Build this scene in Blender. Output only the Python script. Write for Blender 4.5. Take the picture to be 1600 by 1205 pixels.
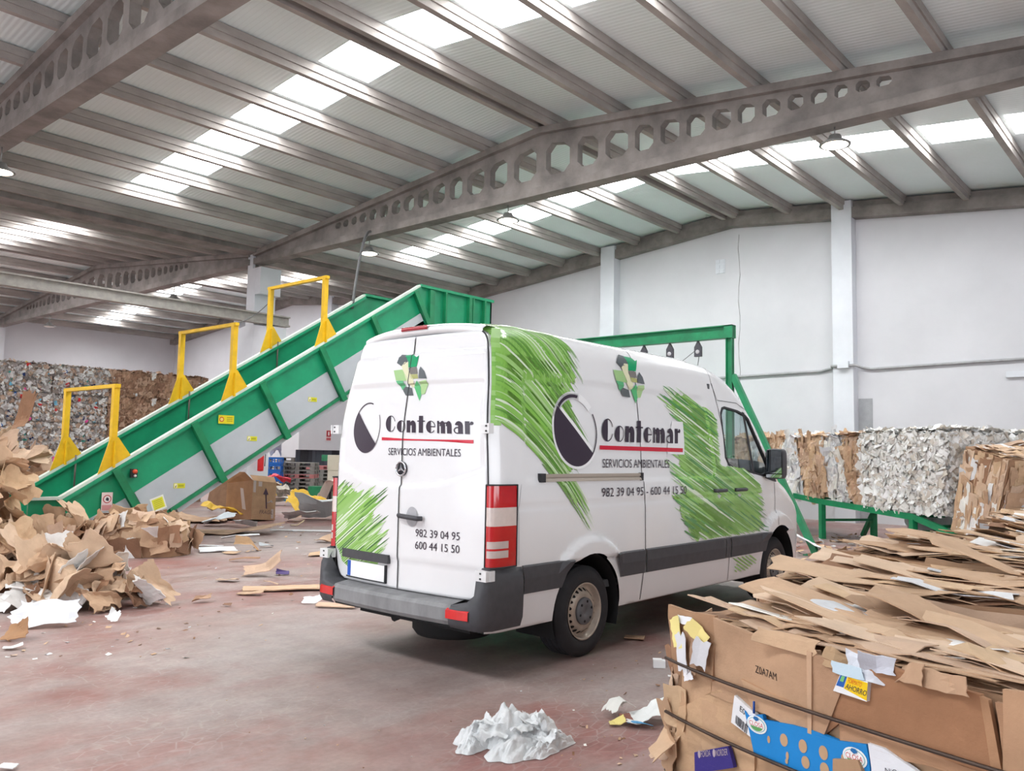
import bpy, bmesh, math, random
from mathutils import Vector, Matrix, noise as mnoise

# ------------------------------------------------------------------ scene, camera, world, light
S = bpy.context.scene
COL = S.collection
for o in list(bpy.data.objects):
    bpy.data.objects.remove(o)

FPX, PITCH, ROLL, YB, EYE = 1300.0, math.radians(4.69), math.radians(1.084), math.radians(40.9), 1.6

def _cam_axes():
    sy, cy = math.sin(YB), math.cos(YB)
    def w(x, y, z):
        return Vector((x * sy + y * cy, -x * cy + y * sy, z))
    c, s = math.cos(PITCH), math.sin(PITCH)
    cr, sr = math.cos(ROLL), math.sin(ROLL)
    r0, u0, f = Vector((1, 0, 0)), Vector((0, -s, c)), Vector((0, c, s))
    return w(*(cr * r0 + sr * u0)), w(*(-sr * r0 + cr * u0)), w(*f)

AXR, AXU, AXF = _cam_axes()
cam_data = bpy.data.cameras.new('camera')
cam = bpy.data.objects.new('camera', cam_data)
COL.objects.link(cam)
cam.matrix_world = Matrix(((AXR.x, AXU.x, -AXF.x, 0), (AXR.y, AXU.y, -AXF.y, 0), (AXR.z, AXU.z, -AXF.z, EYE), (0, 0, 0, 1)))
cam_data.sensor_fit = 'HORIZONTAL'
cam_data.sensor_width = 36.0
cam_data.lens = FPX / 1600.0 * 36.0
cam_data.clip_start = 0.05
cam_data.clip_end = 300
S.camera = cam

world = bpy.data.worlds.new('world')
S.world = world
world.use_nodes = True
bg = world.node_tree.nodes['Background']
bg.inputs[0].default_value = (0.86, 0.93, 1.0, 1)
bg.inputs[1].default_value = 1.6

S.view_settings.view_transform = 'Standard'
S.view_settings.look = 'None'
S.view_settings.gamma = 1.0
S.view_settings.use_curve_mapping = False
S.view_settings.exposure = 0.46
SKYLIGHT_STRENGTH = 17.0

def area(name, loc, rot, sx, sy, power, col):
    l = bpy.data.lights.new(name, 'AREA')
    l.shape = 'RECTANGLE'
    l.size, l.size_y = sx, sy
    l.energy = power
    l.color = col
    o = bpy.data.objects.new(name, l)
    COL.objects.link(o)
    o.location = loc
    o.rotation_euler = rot
    return o

# daylight through the open loading gate behind the photographer
area('gate_daylight', (-8.6, 6.0, 3.0), (0, math.radians(-90), 0), 5.6, 13.0, 130, (0.97, 0.98, 1.0))
area('side_fill_light', (4.0, -9.6, 3.0), (math.radians(90), 0, 0), 12.0, 5.6, 330, (0.97, 0.98, 1.0))  # unseen source added to light the scene from the right

# ------------------------------------------------------------------ helpers
def lin(c):
    return tuple((v / 255 / 12.92) if v / 255 <= 0.04045 else ((v / 255 + 0.055) / 1.055) ** 2.4 for v in c[:3]) + (1.0,)

class MB:
    """collects geometry; every face may carry a colour and a material slot"""
    def __init__(self, col=None):
        self.v, self.f, self.c, self.m, self.sm = [], [], [], [], []
        self.col = col or (200, 200, 200)
        self.slot = 0
        self.smooth = False
    def vert(self, p):
        self.v.append(tuple(p)); return len(self.v) - 1
    def face(self, idx, col=None, smooth=None):
        self.f.append(tuple(idx)); self.c.append(lin(col or self.col)); self.m.append(self.slot)
        self.sm.append(self.smooth if smooth is None else smooth)
    def poly(self, pts, col=None):
        self.face([self.vert(p) for p in pts], col)
    def box(self, x0, y0, z0, x1, y1, z1, col=None, M=None):
        ps = [(x0, y0, z0), (x1, y0, z0), (x1, y1, z0), (x0, y1, z0), (x0, y0, z1), (x1, y0, z1), (x1, y1, z1), (x0, y1, z1)]
        if M is not None: ps = [M @ Vector(p) for p in ps]
        b = len(self.v); self.v += [tuple(p) for p in ps]
        for f in ((0, 3, 2, 1), (4, 5, 6, 7), (0, 1, 5, 4), (1, 2, 6, 5), (2, 3, 7, 6), (3, 0, 4, 7)):
            self.face([b + i for i in f], col, False)
    def bar(self, a, b, w, h, up=(0, 0, 1), col=None):
        """rectangular bar from a to b: w across, h along up"""
        a, b, up = Vector(a), Vector(b), Vector(up)
        d = (b - a).normalized(); s = d.cross(up)
        if s.length < 1e-4: s = d.cross(Vector((1, 0, 0)))
        s.normalize(); u = s.cross(d)
        ps = []
        for e in (a, b):
            for i, j in ((-1, -1), (1, -1), (1, 1), (-1, 1)):
                ps.append(e + s * (i * w / 2) + u * (j * h / 2))
        k = len(self.v); self.v += [tuple(p) for p in ps]
        for f in ((0, 1, 2, 3), (7, 6, 5, 4), (0, 4, 5, 1), (1, 5, 6, 2), (2, 6, 7, 3), (3, 7, 4, 0)):
            self.face([k + i for i in f], col, False)
    def tube(self, pts, r, n=8, col=None, cap=True, radii=None):
        pts = [Vector(p) for p in pts]
        rings = []
        for i, p in enumerate(pts):
            d = (pts[min(i + 1, len(pts) - 1)] - pts[max(i - 1, 0)]).normalized()
            s = d.cross(Vector((0, 0, 1)))
            if s.length < 1e-3: s = d.cross(Vector((1, 0, 0)))
            s.normalize(); u = s.cross(d)
            rr = radii[i] if radii else r
            rings.append([self.vert(p + s * (rr * math.cos(2 * math.pi * k / n)) + u * (rr * math.sin(2 * math.pi * k / n))) for k in range(n)])
        for a, b in zip(rings, rings[1:]):
            for k in range(n):
                self.face((a[k], a[(k + 1) % n], b[(k + 1) % n], b[k]), col, True)
        if cap:
            self.face(rings[0][::-1], col, False); self.face(rings[-1], col, False)
    def lathe(self, prof, n, centre, axis='y', col=None, cols=None, smooth=True, cap=True):
        """prof: list of (r, along-axis)"""
        rings = []
        for r, t in prof:
            ring = []
            for k in range(n):
                a = 2 * math.pi * k / n
                if axis == 'y': p = (centre[0] + r * math.cos(a), centre[1] + t, centre[2] + r * math.sin(a))
                elif axis == 'z': p = (centre[0] + r * math.cos(a), centre[1] + r * math.sin(a), centre[2] + t)
                else: p = (centre[0] + t, centre[1] + r * math.cos(a), centre[2] + r * math.sin(a))
                ring.append(self.vert(p))
            rings.append(ring)
        for i, (a, b) in enumerate(zip(rings, rings[1:])):
            for k in range(n):
                self.face((a[k], a[(k + 1) % n], b[(k + 1) % n], b[k]), cols[i] if cols else col, smooth)
        if cap and prof[0][0] > 1e-4: self.face(rings[0][::-1], cols[0] if cols else col, False)
        if cap and prof[-1][0] > 1e-4: self.face(rings[-1], cols[-1] if cols else col, False)
    def prism(self, pts, off, col=None):
        """polygon extruded by vector off"""
        off = Vector(off); n = len(pts)
        a = [self.vert(p) for p in pts]; b = [self.vert(Vector(p) + off) for p in pts]
        self.face(a[::-1], col, False); self.face(b, col, False)
        for i in range(n):
            self.face((a[i], a[(i + 1) % n], b[(i + 1) % n], b[i]), col, False)
    def grid(self, rows, col=None, smooth=True, thick=None, colfn=None):
        """rows: list of equal length lists of points; thick: offset vector or list of vectors making a closed slab"""
        R, C = len(rows), len(rows[0])
        ids = [[self.vert(p) for p in r] for r in rows]
        for i in range(R - 1):
            for j in range(C - 1):
                self.face((ids[i][j], ids[i][j + 1], ids[i + 1][j + 1], ids[i + 1][j]), colfn(i, j) if colfn else col, smooth)
        if thick is not None:
            t = Vector(thick)
            bk = [[self.vert(Vector(p) + t) for p in r] for r in rows]
            for i in range(R - 1):
                for j in range(C - 1):
                    self.face((bk[i][j], bk[i + 1][j], bk[i + 1][j + 1], bk[i][j + 1]), colfn(i, j) if colfn else col, smooth)
            ring = [(0, j) for j in range(C)] + [(i, C - 1) for i in range(1, R)] + [(R - 1, j) for j in range(C - 2, -1, -1)] + [(i, 0) for i in range(R - 2, 0, -1)]
            for a, b in zip(ring, ring[1:] + ring[:1]):
                self.face((ids[a[0]][a[1]], bk[a[0]][a[1]], bk[b[0]][b[1]], ids[b[0]][b[1]]), col or (colfn(0, 0) if colfn else None), False)
    def build(self, name, mat, parent=None, loc=None, local=False):
        me = bpy.data.meshes.new(name)
        o = bpy.data.objects.new(name, me)
        org = Vector((0, 0, 0))
        if parent is not None:
            p = parent
            while p is not None and not local:
                org += p.location; p = p.parent
            o.parent = parent
        elif loc is not None:
            org = Vector(loc); o.location = loc
        me.from_pydata([tuple(Vector(p) - org) for p in self.v], [], self.f)
        for mm in (mat if isinstance(mat, (list, tuple)) else [mat]):
            me.materials.append(mm)
        at = me.color_attributes.new('Col', 'FLOAT_COLOR', 'CORNER')
        buf = []
        for f, c in zip(self.f, self.c):
            buf += list(c) * len(f)
        at.data.foreach_set('color', buf)
        me.polygons.foreach_set('material_index', self.m)
        me.polygons.foreach_set('use_smooth', self.sm)
        me.update()
        COL.objects.link(o)
        return o

def tag(o, label, cat, group=None, kind=None):
    if label: o['label'] = label
    if cat: o['category'] = cat
    if group: o['group'] = group
    if kind: o['kind'] = kind
    return o

def thing(name, label, cat, loc=(0, 0, 0), group=None, rz=0):
    o = bpy.data.objects.new(name, None)
    o.empty_display_size = 0.2
    COL.objects.link(o)
    o.location = loc
    if rz: o.rotation_euler = (0, 0, rz)
    return tag(o, label, cat, group)

def struct(name, mb, mat, label, cat):
    o = mb.build(name, mat)
    return tag(o, label, cat, None, 'structure')

def dup(root, loc, rz=None, label=None, group=None, scale=None):
    kids = {}
    for o in list(COL.objects):
        if o.parent is not None: kids.setdefault(o.parent.name, []).append(o)
    r = root.copy(); COL.objects.link(r); r.location = loc
    if rz is not None: r.rotation_euler = (0, 0, rz) if not hasattr(rz, '__len__') else rz
    if scale is not None: r.scale = (scale,) * 3 if not hasattr(scale, '__len__') else scale
    if label: r['label'] = label
    if group: r['group'] = group
    for ch in kids.get(root.name, []):
        c = ch.copy(); COL.objects.link(c); c.parent = r
        for g in kids.get(ch.name, []):
            d = g.copy(); COL.objects.link(d); d.parent = c
    return r

# ------------------------------------------------------------------ materials
def new_mat(name):
    m = bpy.data.materials.new(name); m.use_nodes = True
    nt = m.node_tree
    return m, nt, nt.nodes['Principled BSDF']

def nd(nt, t, **kw):
    n = nt.nodes.new(t)
    for k, v in kw.items(): setattr(n, k, v)
    return n

def noise_tex(nt, scale, detail=4, coord='Object', stretch=None, rough=0.6):
    tc = nd(nt, 'ShaderNodeTexCoord'); n = nd(nt, 'ShaderNodeTexNoise')
    n.inputs['Scale'].default_value = scale; n.inputs['Detail'].default_value = detail; n.inputs['Roughness'].default_value = rough
    if stretch:
        mp = nd(nt, 'ShaderNodeMapping'); mp.inputs['Scale'].default_value = stretch
        nt.links.new(tc.outputs[coord], mp.inputs[0]); nt.links.new(mp.outputs[0], n.inputs['Vector'])
    else:
        nt.links.new(tc.outputs[coord], n.inputs['Vector'])
    return n

def ramp(nt, src, stops):
    r = nd(nt, 'ShaderNodeValToRGB')
    while len(r.color_ramp.elements) < len(stops): r.color_ramp.elements.new(0.5)
    for e, (p, c) in zip(r.color_ramp.elements, stops):
        e.position = p; e.color = lin(c) if len(c) == 3 else c
    nt.links.new(src, r.inputs[0])
    return r

def simple(name, col, rough=0.5, metal=0.0, var=0.12, scale=6.0, bump=0.0, bscale=40.0, coat=0.0, stretch=None, col2=None, spec=None):
    m, nt, b = new_mat(name)
    n = noise_tex(nt, scale, 5, stretch=stretch)
    c2 = col2 or tuple(max(0, int(v * (1 - var))) for v in col)
    r = ramp(nt, n.outputs['Fac'], [(0.3, c2), (0.7, col)])
    nt.links.new(r.outputs[0], b.inputs['Base Color'])
    b.inputs['Roughness'].default_value = rough; b.inputs['Metallic'].default_value = metal
    if coat: b.inputs['Coat Weight'].default_value = coat; b.inputs['Coat Roughness'].default_value = 0.06
    if spec is not None: b.inputs['Specular IOR Level'].default_value = spec
    if bump:
        n2 = noise_tex(nt, bscale, 4); bp = nd(nt, 'ShaderNodeBump')
        bp.inputs['Strength'].default_value = bump; bp.inputs['Distance'].default_value = 0.02
        nt.links.new(n2.outputs['Fac'], bp.inputs['Height']); nt.links.new(bp.outputs[0], b.inputs['Normal'])
    return m

def vcol(name, rough=0.75, var=0.25, scale=9.0, bump=0.3, bscale=60.0, coat=0.0, metal=0.0, spec=0.3, stretch=None, trans=0.0):
    """colour comes from each piece's own colour attribute, mottled by noise"""
    m, nt, b = new_mat(name)
    a = nd(nt, 'ShaderNodeAttribute', attribute_name='Col')
    n = noise_tex(nt, scale, 6, stretch=stretch)
    r = ramp(nt, n.outputs['Fac'], [(0.3, (1 - var,) * 3 + (1,)), (0.68, (1.0, 1.0, 1.0, 1))])
    mx = nd(nt, 'ShaderNodeMix', data_type='RGBA', blend_type='MULTIPLY')
    mx.inputs['Factor'].default_value = 1.0
    nt.links.new(a.outputs['Color'], mx.inputs['A']); nt.links.new(r.outputs[0], mx.inputs['B'])
    nt.links.new(mx.outputs['Result'], b.inputs['Base Color'])
    b.inputs['Roughness'].default_value = rough; b.inputs['Metallic'].default_value = metal
    b.inputs['Specular IOR Level'].default_value = spec
    if coat: b.inputs['Coat Weight'].default_value = coat; b.inputs['Coat Roughness'].default_value = 0.05
    if bump:
        n2 = noise_tex(nt, bscale, 5); bp = nd(nt, 'ShaderNodeBump')
        bp.inputs['Strength'].default_value = bump; bp.inputs['Distance'].default_value = 0.01
        nt.links.new(n2.outputs['Fac'], bp.inputs['Height']); nt.links.new(bp.outputs[0], b.inputs['Normal'])
    return m

M = {}
M['card'] = vcol('cardboard', 0.85, 0.22, 5.0, 0.35, 30.0)
M['paper'] = vcol('paper_print', 0.6, 0.05, 9.0, 0.1, 60.0)
M['print'] = vcol('printed_ink', 0.5, 0.04, 20.0, 0.0)
M['film'] = vcol('plastic_film', 0.45, 0.06, 8.0, 0.25, 40.0, spec=0.5)
M['concrete'] = simple('grey_concrete', (152, 145, 141), 0.9, var=0.28, scale=1.6, bump=0.4, bscale=18)
M['purlin'] = simple('purlin_concrete', (178, 171, 166), 0.9, var=0.22, scale=2.2, bump=0.3, bscale=20, stretch=(0.35, 1, 1))
M['wall'] = simple('white_wall_paint', (214, 214, 218), 0.75, var=0.05, scale=0.5, bump=0.08, bscale=14)
M['wall_cool'] = simple('white_column_paint', (222, 225, 231), 0.6, var=0.05, scale=1.0, bump=0.05)
M['white_paint'] = simple('van_white_paint', (237, 237, 239), 0.22, var=0.015, scale=2.0, coat=0.8)
M['black_plastic'] = simple('dark_grey_plastic', (74, 74, 79), 0.55, var=0.12, scale=14, bump=0.1, bscale=200)
M['grey_plastic'] = simple('worn_bumper_plastic', (150, 150, 152), 0.6, var=0.25, scale=5, bump=0.1, bscale=120, stretch=(1, 1, 0.35))
M['seam'] = simple('door_gap_rubber', (52, 52, 56), 0.8, var=0.1)
M['rubber'] = simple('tyre_rubber', (46, 46, 50), 0.75, var=0.2, scale=8, bump=0.15, bscale=80)
M['rim'] = simple('steel_rim_paint', (205, 192, 178), 0.4, metal=0.35, var=0.18, scale=9)
M['hub'] = simple('hub_cap_plastic', (108, 108, 112), 0.5, var=0.12)
M['dark'] = simple('black_underbody', (26, 26, 28), 0.85, var=0.2)
M['vinyl'] = vcol('vinyl_graphic', 0.28, 0.05, 3.0, 0.0, coat=0.5)
M['lens'] = vcol('lamp_lens', 0.12, 0.12, 14.0, 0.0, coat=0.9, spec=0.6)
M['chrome'] = simple('chrome', (215, 217, 222), 0.12, metal=1.0, var=0.05)
M['rail_alu'] = simple('beige_aluminium_rail', (190, 178, 166), 0.4, metal=0.3, var=0.1, stretch=(0.2, 1, 1))
M['green'] = simple('green_machine_paint', (24, 160, 112), 0.42, var=0.14, scale=2.0, bump=0.05, bscale=30, coat=0.2)
M['green_dark'] = simple('green_steel_paint', (22, 142, 92), 0.45, var=0.2, scale=4.0, coat=0.2)
M['grey_panel'] = simple('light_grey_panel', (187, 194, 199), 0.5, var=0.05, scale=2.0)
M['mint'] = simple('pale_mint_rail', (222, 232, 222), 0.4, var=0.08)
M['yellow'] = simple('yellow_steel_paint', (240, 194, 28), 0.45, var=0.1, scale=5)
M['steel'] = simple('grey_steel', (150, 150, 148), 0.45, metal=0.5, var=0.2)
M['wire'] = simple('bale_wire', (86, 72, 64), 0.5, metal=0.6, var=0.2)
M['plastic'] = vcol('coloured_plastic', 0.4, 0.12, 8.0, 0.05)
M['cable'] = simple('cable_sheath', (95, 95, 96), 0.6, var=0.1)
M['belt'] = simple('conveyor_belt', (60, 62, 64), 0.8, var=0.2)

def bag_mat():
    m, nt, b = new_mat('clear_bag_film')
    n = noise_tex(nt, 12, 5); r = ramp(nt, n.outputs['Fac'], [(0.3, (226, 230, 232)), (0.7, (244, 246, 247))])
    nt.links.new(r.outputs[0], b.inputs['Base Color']); b.inputs['Roughness'].default_value = 0.28
    n2 = noise_tex(nt, 34, 5); bp = nd(nt, 'ShaderNodeBump'); bp.inputs['Strength'].default_value = 0.5; bp.inputs['Distance'].default_value = 0.02
    nt.links.new(n2.outputs['Fac'], bp.inputs['Height']); nt.links.new(bp.outputs[0], b.inputs['Normal'])
    out = nt.nodes['Material Output']; tr = nd(nt, 'ShaderNodeBsdfTransparent'); mx = nd(nt, 'ShaderNodeMixShader'); mx.inputs[0].default_value = 0.80
    nt.links.new(tr.outputs[0], mx.inputs[1]); nt.links.new(b.outputs[0], mx.inputs[2]); nt.links.new(mx.outputs[0], out.inputs[0])
    return m
M['bag'] = bag_mat()
def glass_mat():
    m, nt, b = new_mat('window_glass')
    b.inputs['Base Color'].default_value = (0.80, 0.93, 0.93, 1)
    b.inputs['Roughness'].default_value = 0.02
    out = nt.nodes['Material Output']
    tr = nd(nt, 'ShaderNodeBsdfTransparent'); tr.inputs[0].default_value = (0.86, 0.94, 0.95, 1)
    gl = nd(nt, 'ShaderNodeBsdfGlossy'); gl.inputs['Roughness'].default_value = 0.02
    fr = nd(nt, 'ShaderNodeLayerWeight'); fr.inputs[0].default_value = 0.22
    mx = nd(nt, 'ShaderNodeMixShader')
    nt.links.new(fr.outputs['Facing'], mx.inputs[0]); nt.links.new(tr.outputs[0], mx.inputs[1]); nt.links.new(gl.outputs[0], mx.inputs[2])
    nt.links.new(mx.outputs[0], out.inputs[0])
    return m
M['glass'] = glass_mat()

def emit_mat(name, col, strength):
    m, nt, b = new_mat(name)
    b.inputs['Base Color'].default_value = (*col, 1)
    b.inputs['Emission Color'].default_value = (*col, 1)
    b.inputs['Emission Strength'].default_value = strength
    return m
M['skylight'] = emit_mat('daylit_roof_panel', (0.97, 0.99, 1.0), SKYLIGHT_STRENGTH)
M['lamp'] = emit_mat('lamp_glow', (1.0, 0.86, 0.66), 14.0)

def roof_mat():
    m, nt, b = new_mat('ribbed_roof_sheet')
    tc = nd(nt, 'ShaderNodeTexCoord')
    n = noise_tex(nt, 0.35, 5)
    r = ramp(nt, n.outputs['Fac'], [(0.3, (222, 234, 235)), (0.7, (234, 244, 246))])
    w = nd(nt, 'ShaderNodeTexWave', wave_type='BANDS', bands_direction='X'); w.inputs['Scale'].default_value = 3.2
    nt.links.new(tc.outputs['Object'], w.inputs['Vector'])
    wr = ramp(nt, w.outputs['Fac'], [(0.0, (0.9, 0.9, 0.9, 1)), (0.12, (1, 1, 1, 1))])
    mx = nd(nt, 'ShaderNodeMix', data_type='RGBA', blend_type='MULTIPLY'); mx.inputs['Factor'].default_value = 0.6
    nt.links.new(r.outputs[0], mx.inputs['A']); nt.links.new(wr.outputs[0], mx.inputs['B'])
    nt.links.new(mx.outputs['Result'], b.inputs['Base Color'])
    bp = nd(nt, 'ShaderNodeBump'); bp.inputs['Strength'].default_value = 0.25; bp.inputs['Distance'].default_value = 0.02
    nt.links.new(w.outputs['Fac'], bp.inputs['Height']); nt.links.new(bp.outputs[0], b.inputs['Normal'])
    b.inputs['Roughness'].default_value = 0.6
    return m
M['roof'] = roof_mat()

def floor_mat():
    m, nt, b = new_mat('worn_red_floor')
    big = noise_tex(nt, 0.28, 6, rough=0.65)
    base = ramp(nt, big.outputs['Fac'], [(0.34, (166, 153, 149)), (0.47, (160, 137, 131)), (0.60, (152, 110, 104))])
    red = noise_tex(nt, 0.55, 5, rough=0.7)
    rm = ramp(nt, red.outputs['Fac'], [(0.52, (0, 0, 0, 1)), (0.74, (1, 1, 1, 1))])
    mx1 = nd(nt, 'ShaderNodeMix', data_type='RGBA'); mx1.inputs['B'].default_value = lin((140, 80, 73))
    nt.links.new(rm.outputs[0], mx1.inputs['Factor']); nt.links.new(base.outputs[0], mx1.inputs['A'])
    # pale grey smears along the driving direction
    sm = noise_tex(nt, 1.0, 6, stretch=(0.5, 2.2, 1), rough=0.7)
    smr = ramp(nt, sm.outputs['Fac'], [(0.47, (0, 0, 0, 1)), (0.75, (1, 1, 1, 1))])
    mx2 = nd(nt, 'ShaderNodeMix', data_type='RGBA'); mx2.inputs['B'].default_value = lin((168, 158, 155))
    nt.links.new(smr.outputs[0], mx2.inputs['Factor']); nt.links.new(mx1.outputs['Result'], mx2.inputs['A'])
    # crazed joints and tyre tread prints
    tc = nd(nt, 'ShaderNodeTexCoord'); vo = nd(nt, 'ShaderNodeTexVoronoi', feature='DISTANCE_TO_EDGE'); vo.inputs['Scale'].default_value = 6.5
    mp = nd(nt, 'ShaderNodeMapping'); mp.inputs['Scale'].default_value = (1, 1.7, 1); mp.inputs['Rotation'].default_value = (0, 0, 0.5)
    nt.links.new(tc.outputs['Object'], mp.inputs[0]); nt.links.new(mp.outputs[0], vo.inputs['Vector'])
    vr = ramp(nt, vo.outputs['Distance'], [(0.0, (1, 1, 1, 1)), (0.045, (0, 0, 0, 1))])
    msk = noise_tex(nt, 0.5, 3); mr = ramp(nt, msk.outputs['Fac'], [(0.46, (0, 0, 0, 1)), (0.58, (0.55, 0.55, 0.55, 1))])
    mul = nd(nt, 'ShaderNodeMath', operation='MULTIPLY')
    nt.links.new(vr.outputs[0], mul.inputs[0]); nt.links.new(mr.outputs[0], mul.inputs[1])
    mx3 = nd(nt, 'ShaderNodeMix', data_type='RGBA'); mx3.inputs['B'].default_value = lin((178, 166, 160))
    nt.links.new(mul.outputs[0], mx3.inputs['Factor']); nt.links.new(mx2.outputs['Result'], mx3.inputs['A'])
    # fine grit
    fine = noise_tex(nt, 30, 4); fr = ramp(nt, fine.outputs['Fac'], [(0.3, (0.86, 0.86, 0.86, 1)), (0.6, (1, 1, 1, 1))])
    mx4 = nd(nt, 'ShaderNodeMix', data_type='RGBA', blend_type='MULTIPLY'); mx4.inputs['Factor'].default_value = 1
    nt.links.new(mx3.outputs['Result'], mx4.inputs['A']); nt.links.new(fr.outputs[0], mx4.inputs['B'])
    mot = noise_tex(nt, 3.2, 6, rough=0.75); mor = ramp(nt, mot.outputs['Fac'], [(0.32, (0.80, 0.78, 0.77, 1)), (0.62, (1.04, 1.04, 1.04, 1))])
    mx5 = nd(nt, 'ShaderNodeMix', data_type='RGBA', blend_type='MULTIPLY'); mx5.inputs['Factor'].default_value = 1
    nt.links.new(mx4.outputs['Result'], mx5.inputs['A']); nt.links.new(mor.outputs[0], mx5.inputs['B'])
    nt.links.new(mx5.outputs['Result'], b.inputs['Base Color'])
    rr = ramp(nt, sm.outputs['Fac'], [(0.35, (0.34, 0.34, 0.34, 1)), (0.6, (0.6, 0.6, 0.6, 1))])
    nt.links.new(rr.outputs[0], b.inputs['Roughness'])
    bp = nd(nt, 'ShaderNodeBump'); bp.inputs['Strength'].default_value = 0.08
    nt.links.new(fine.outputs['Fac'], bp.inputs['Height']); nt.links.new(bp.outputs[0], b.inputs['Normal'])
    return m
M['floor'] = floor_mat()
# ------------------------------------------------------------------ the hall
XW, XG, XN, XB = 22.3, 13.48, 5.06, -9.0          # far wall, girder lines, back wall
RIDGE, VAL, VALR, YL, YR = 10.85, 21.9, -0.2, 44.0, -10.0
ZR, SL = 8.82, 0.1                                  # underside of the sheets at the ridge

def roof_z(y):
    if y >= VAL: y = 2 * VAL - y
    if y < VALR: y = 2 * VALR - y
    return ZR - SL * abs(y - RIDGE)

fl = MB(); fl.poly([(XB, YR, 0), (XW + 0.3, YR, 0), (XW + 0.3, YL, 0), (XB, YL, 0)])
struct('floor', fl, M['floor'], 'worn pinkish red concrete floor of the recycling hall', 'floor')

# roof sheets with the openings for the translucent strips
BAYS = [(XB, XN), (XN, XG), (XG, XW)]
SKYX = [(-3.4, -1.9), (8.68, 9.84), (17.22, 18.38)]
YB_ = [YR, VALR, RIDGE, VAL, 2 * VAL - RIDGE, YL]
pur_r = [12.5, 13.98, 15.46, 16.94, 18.42, 19.9, 21.38, 9.06, 7.6, 6.12, 4.64, 3.14, 1.64, 0.2]
pur = [10.66, 10.98] + pur_r
pur2 = [2 * VAL - y for y in pur]
pur3 = [-1.7, -3.2, -4.7, -6.2, -7.7, -9.2]
sky_rows = []
srt = sorted(pur)
for a, b in zip(srt, srt[1:]):
    if b - a > 0.6 and a > 0.1: sky_rows.append((a + 0.16, b - 0.16))
sky_rows = [r for r in sky_rows if not (20 < r[0] or r[1] < 1.9)]
sky2 = [(2 * VAL - b, 2 * VAL - a) for a, b in sky_rows if a > 9.2 or a < 8]
ry = sorted(set(YB_ + [v for r in sky_rows + sky2 for v in r]))
rx = sorted(set([XB, XW + 0.3] + [v for r in SKYX for v in r]))
def is_sky(xm, ym):
    if not any(a < xm < b for a, b in SKYX): return False
    return any(a < ym < b for a, b in sky_rows + sky2)
rf = MB()
for i in range(len(rx) - 1):
    for j in range(len(ry) - 1):
        xm, ym = (rx[i] + rx[i + 1]) / 2, (ry[j] + ry[j + 1]) / 2
        if is_sky(xm, ym): continue
        q = [(rx[i], ry[j]), (rx[i], ry[j + 1]), (rx[i + 1], ry[j + 1]), (rx[i + 1], ry[j])]
        rf.poly([(x, y, roof_z(y)) for x, y in q])
struct('ceiling', rf, M['roof'], 'grey ribbed sheet roof over the concrete purlins', 'roof')
k = 1
for bi, (x0, x1) in enumerate(SKYX):
    for rows in (sky_rows, sky2):
        for (a, b) in rows:
            s = MB(); n = 0.1
            pts = [(x0, a + n), (x0 + n, a), (x1 - n, a), (x1, a + n), (x1, b - n), (x1 - n, b), (x0 + n, b), (x0, b - n)]
            s.prism([(x, y, roof_z(y) + 0.01) for x, y in pts], (0, 0, 0.03))
            struct('window_%d' % k, s, M['skylight'], 'translucent roof light panel glowing with daylight', 'skylight')
            k += 1

# walls
def wall_strip(name, pts, off, label):
    m = MB(); m.prism(pts, off); return struct(name, m, M['wall'], label, 'wall')
gable = [(XW, YR, 0), (XW, YL, 0)] + [(XW, y, roof_z(y) + 0.05) for y in (YL, 2 * VAL - RIDGE, VAL, RIDGE, VALR, YR)]
wall_strip('wall_far', gable, (0.3, 0, 0), 'tall white gable wall at the far end of the hall')
wall_strip('wall_left', [(XB, YL, 0), (XW, YL, 0), (XW, YL, 7.75), (XB, YL, 7.75)], (0, 0.3, 0), 'white side wall beyond the bale stacks')
bk = MB()
gy0, gy1, gz = -1.0, 13.0, 6.0
for (y0, y1, z0, z1) in ((YR, gy0, 0, 9.2), (gy1, YL, 0, 9.2), (gy0, gy1, gz, 9.2)):
    bk.box(XB - 0.3, y0, z0, XB, y1, z1)
struct('wall_back', bk, M['wall'], 'white wall with the open loading gate', 'wall')
rt = MB()
for (x0, x1, z0, z1) in ((XB, -2.0, 0, 9.2), (10.0, XW, 0, 9.2), (-2.0, 10.0, 6.0, 9.2)):
    rt.box(x0, YR - 0.3, z0, x1, YR, z1)
struct('wall_right', rt, M['wall'], 'white side wall with an unseen opening added for the side light', 'wall')

# concrete ledge beam under the roof along the far wall, between the wall columns
wcols = [0.12, 7.61, 15.05, 22.4, 29.8, 37.2]
edges = [YR] + wcols + [YL]
n = 1
for a, b in zip(edges, edges[1:]):
    y0, y1 = a + (0.26 if a != YR else 0), b - (0.26 if b != YL else 0)
    ys = [y0] + [y for y in (VALR, RIDGE, VAL, 2 * VAL - RIDGE) if y0 < y < y1] + [y1]
    m = MB()
    for p, q in zip(ys, ys[1:]):
        zp, zq = roof_z(p), roof_z(q)
        m.prism([(XW - 0.22, p, zp - 0.22), (XW - 0.22, q, zq - 0.22), (XW - 0.22, q, zq - 0.05), (XW - 0.22, p, zp - 0.05)], (0.22, 0, 0))
        m.prism([(XW - 0.30, p, zp - 0.50), (XW - 0.30, q, zq - 0.50), (XW - 0.30, q, zq - 0.22), (XW - 0.30, p, zp - 0.22)], (0.3, 0, 0))
    struct('trim_%d' % n, m, M['concrete'], 'grey concrete ledge beam along the top of the far wall', 'beam'); n += 1
k = 1
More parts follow.
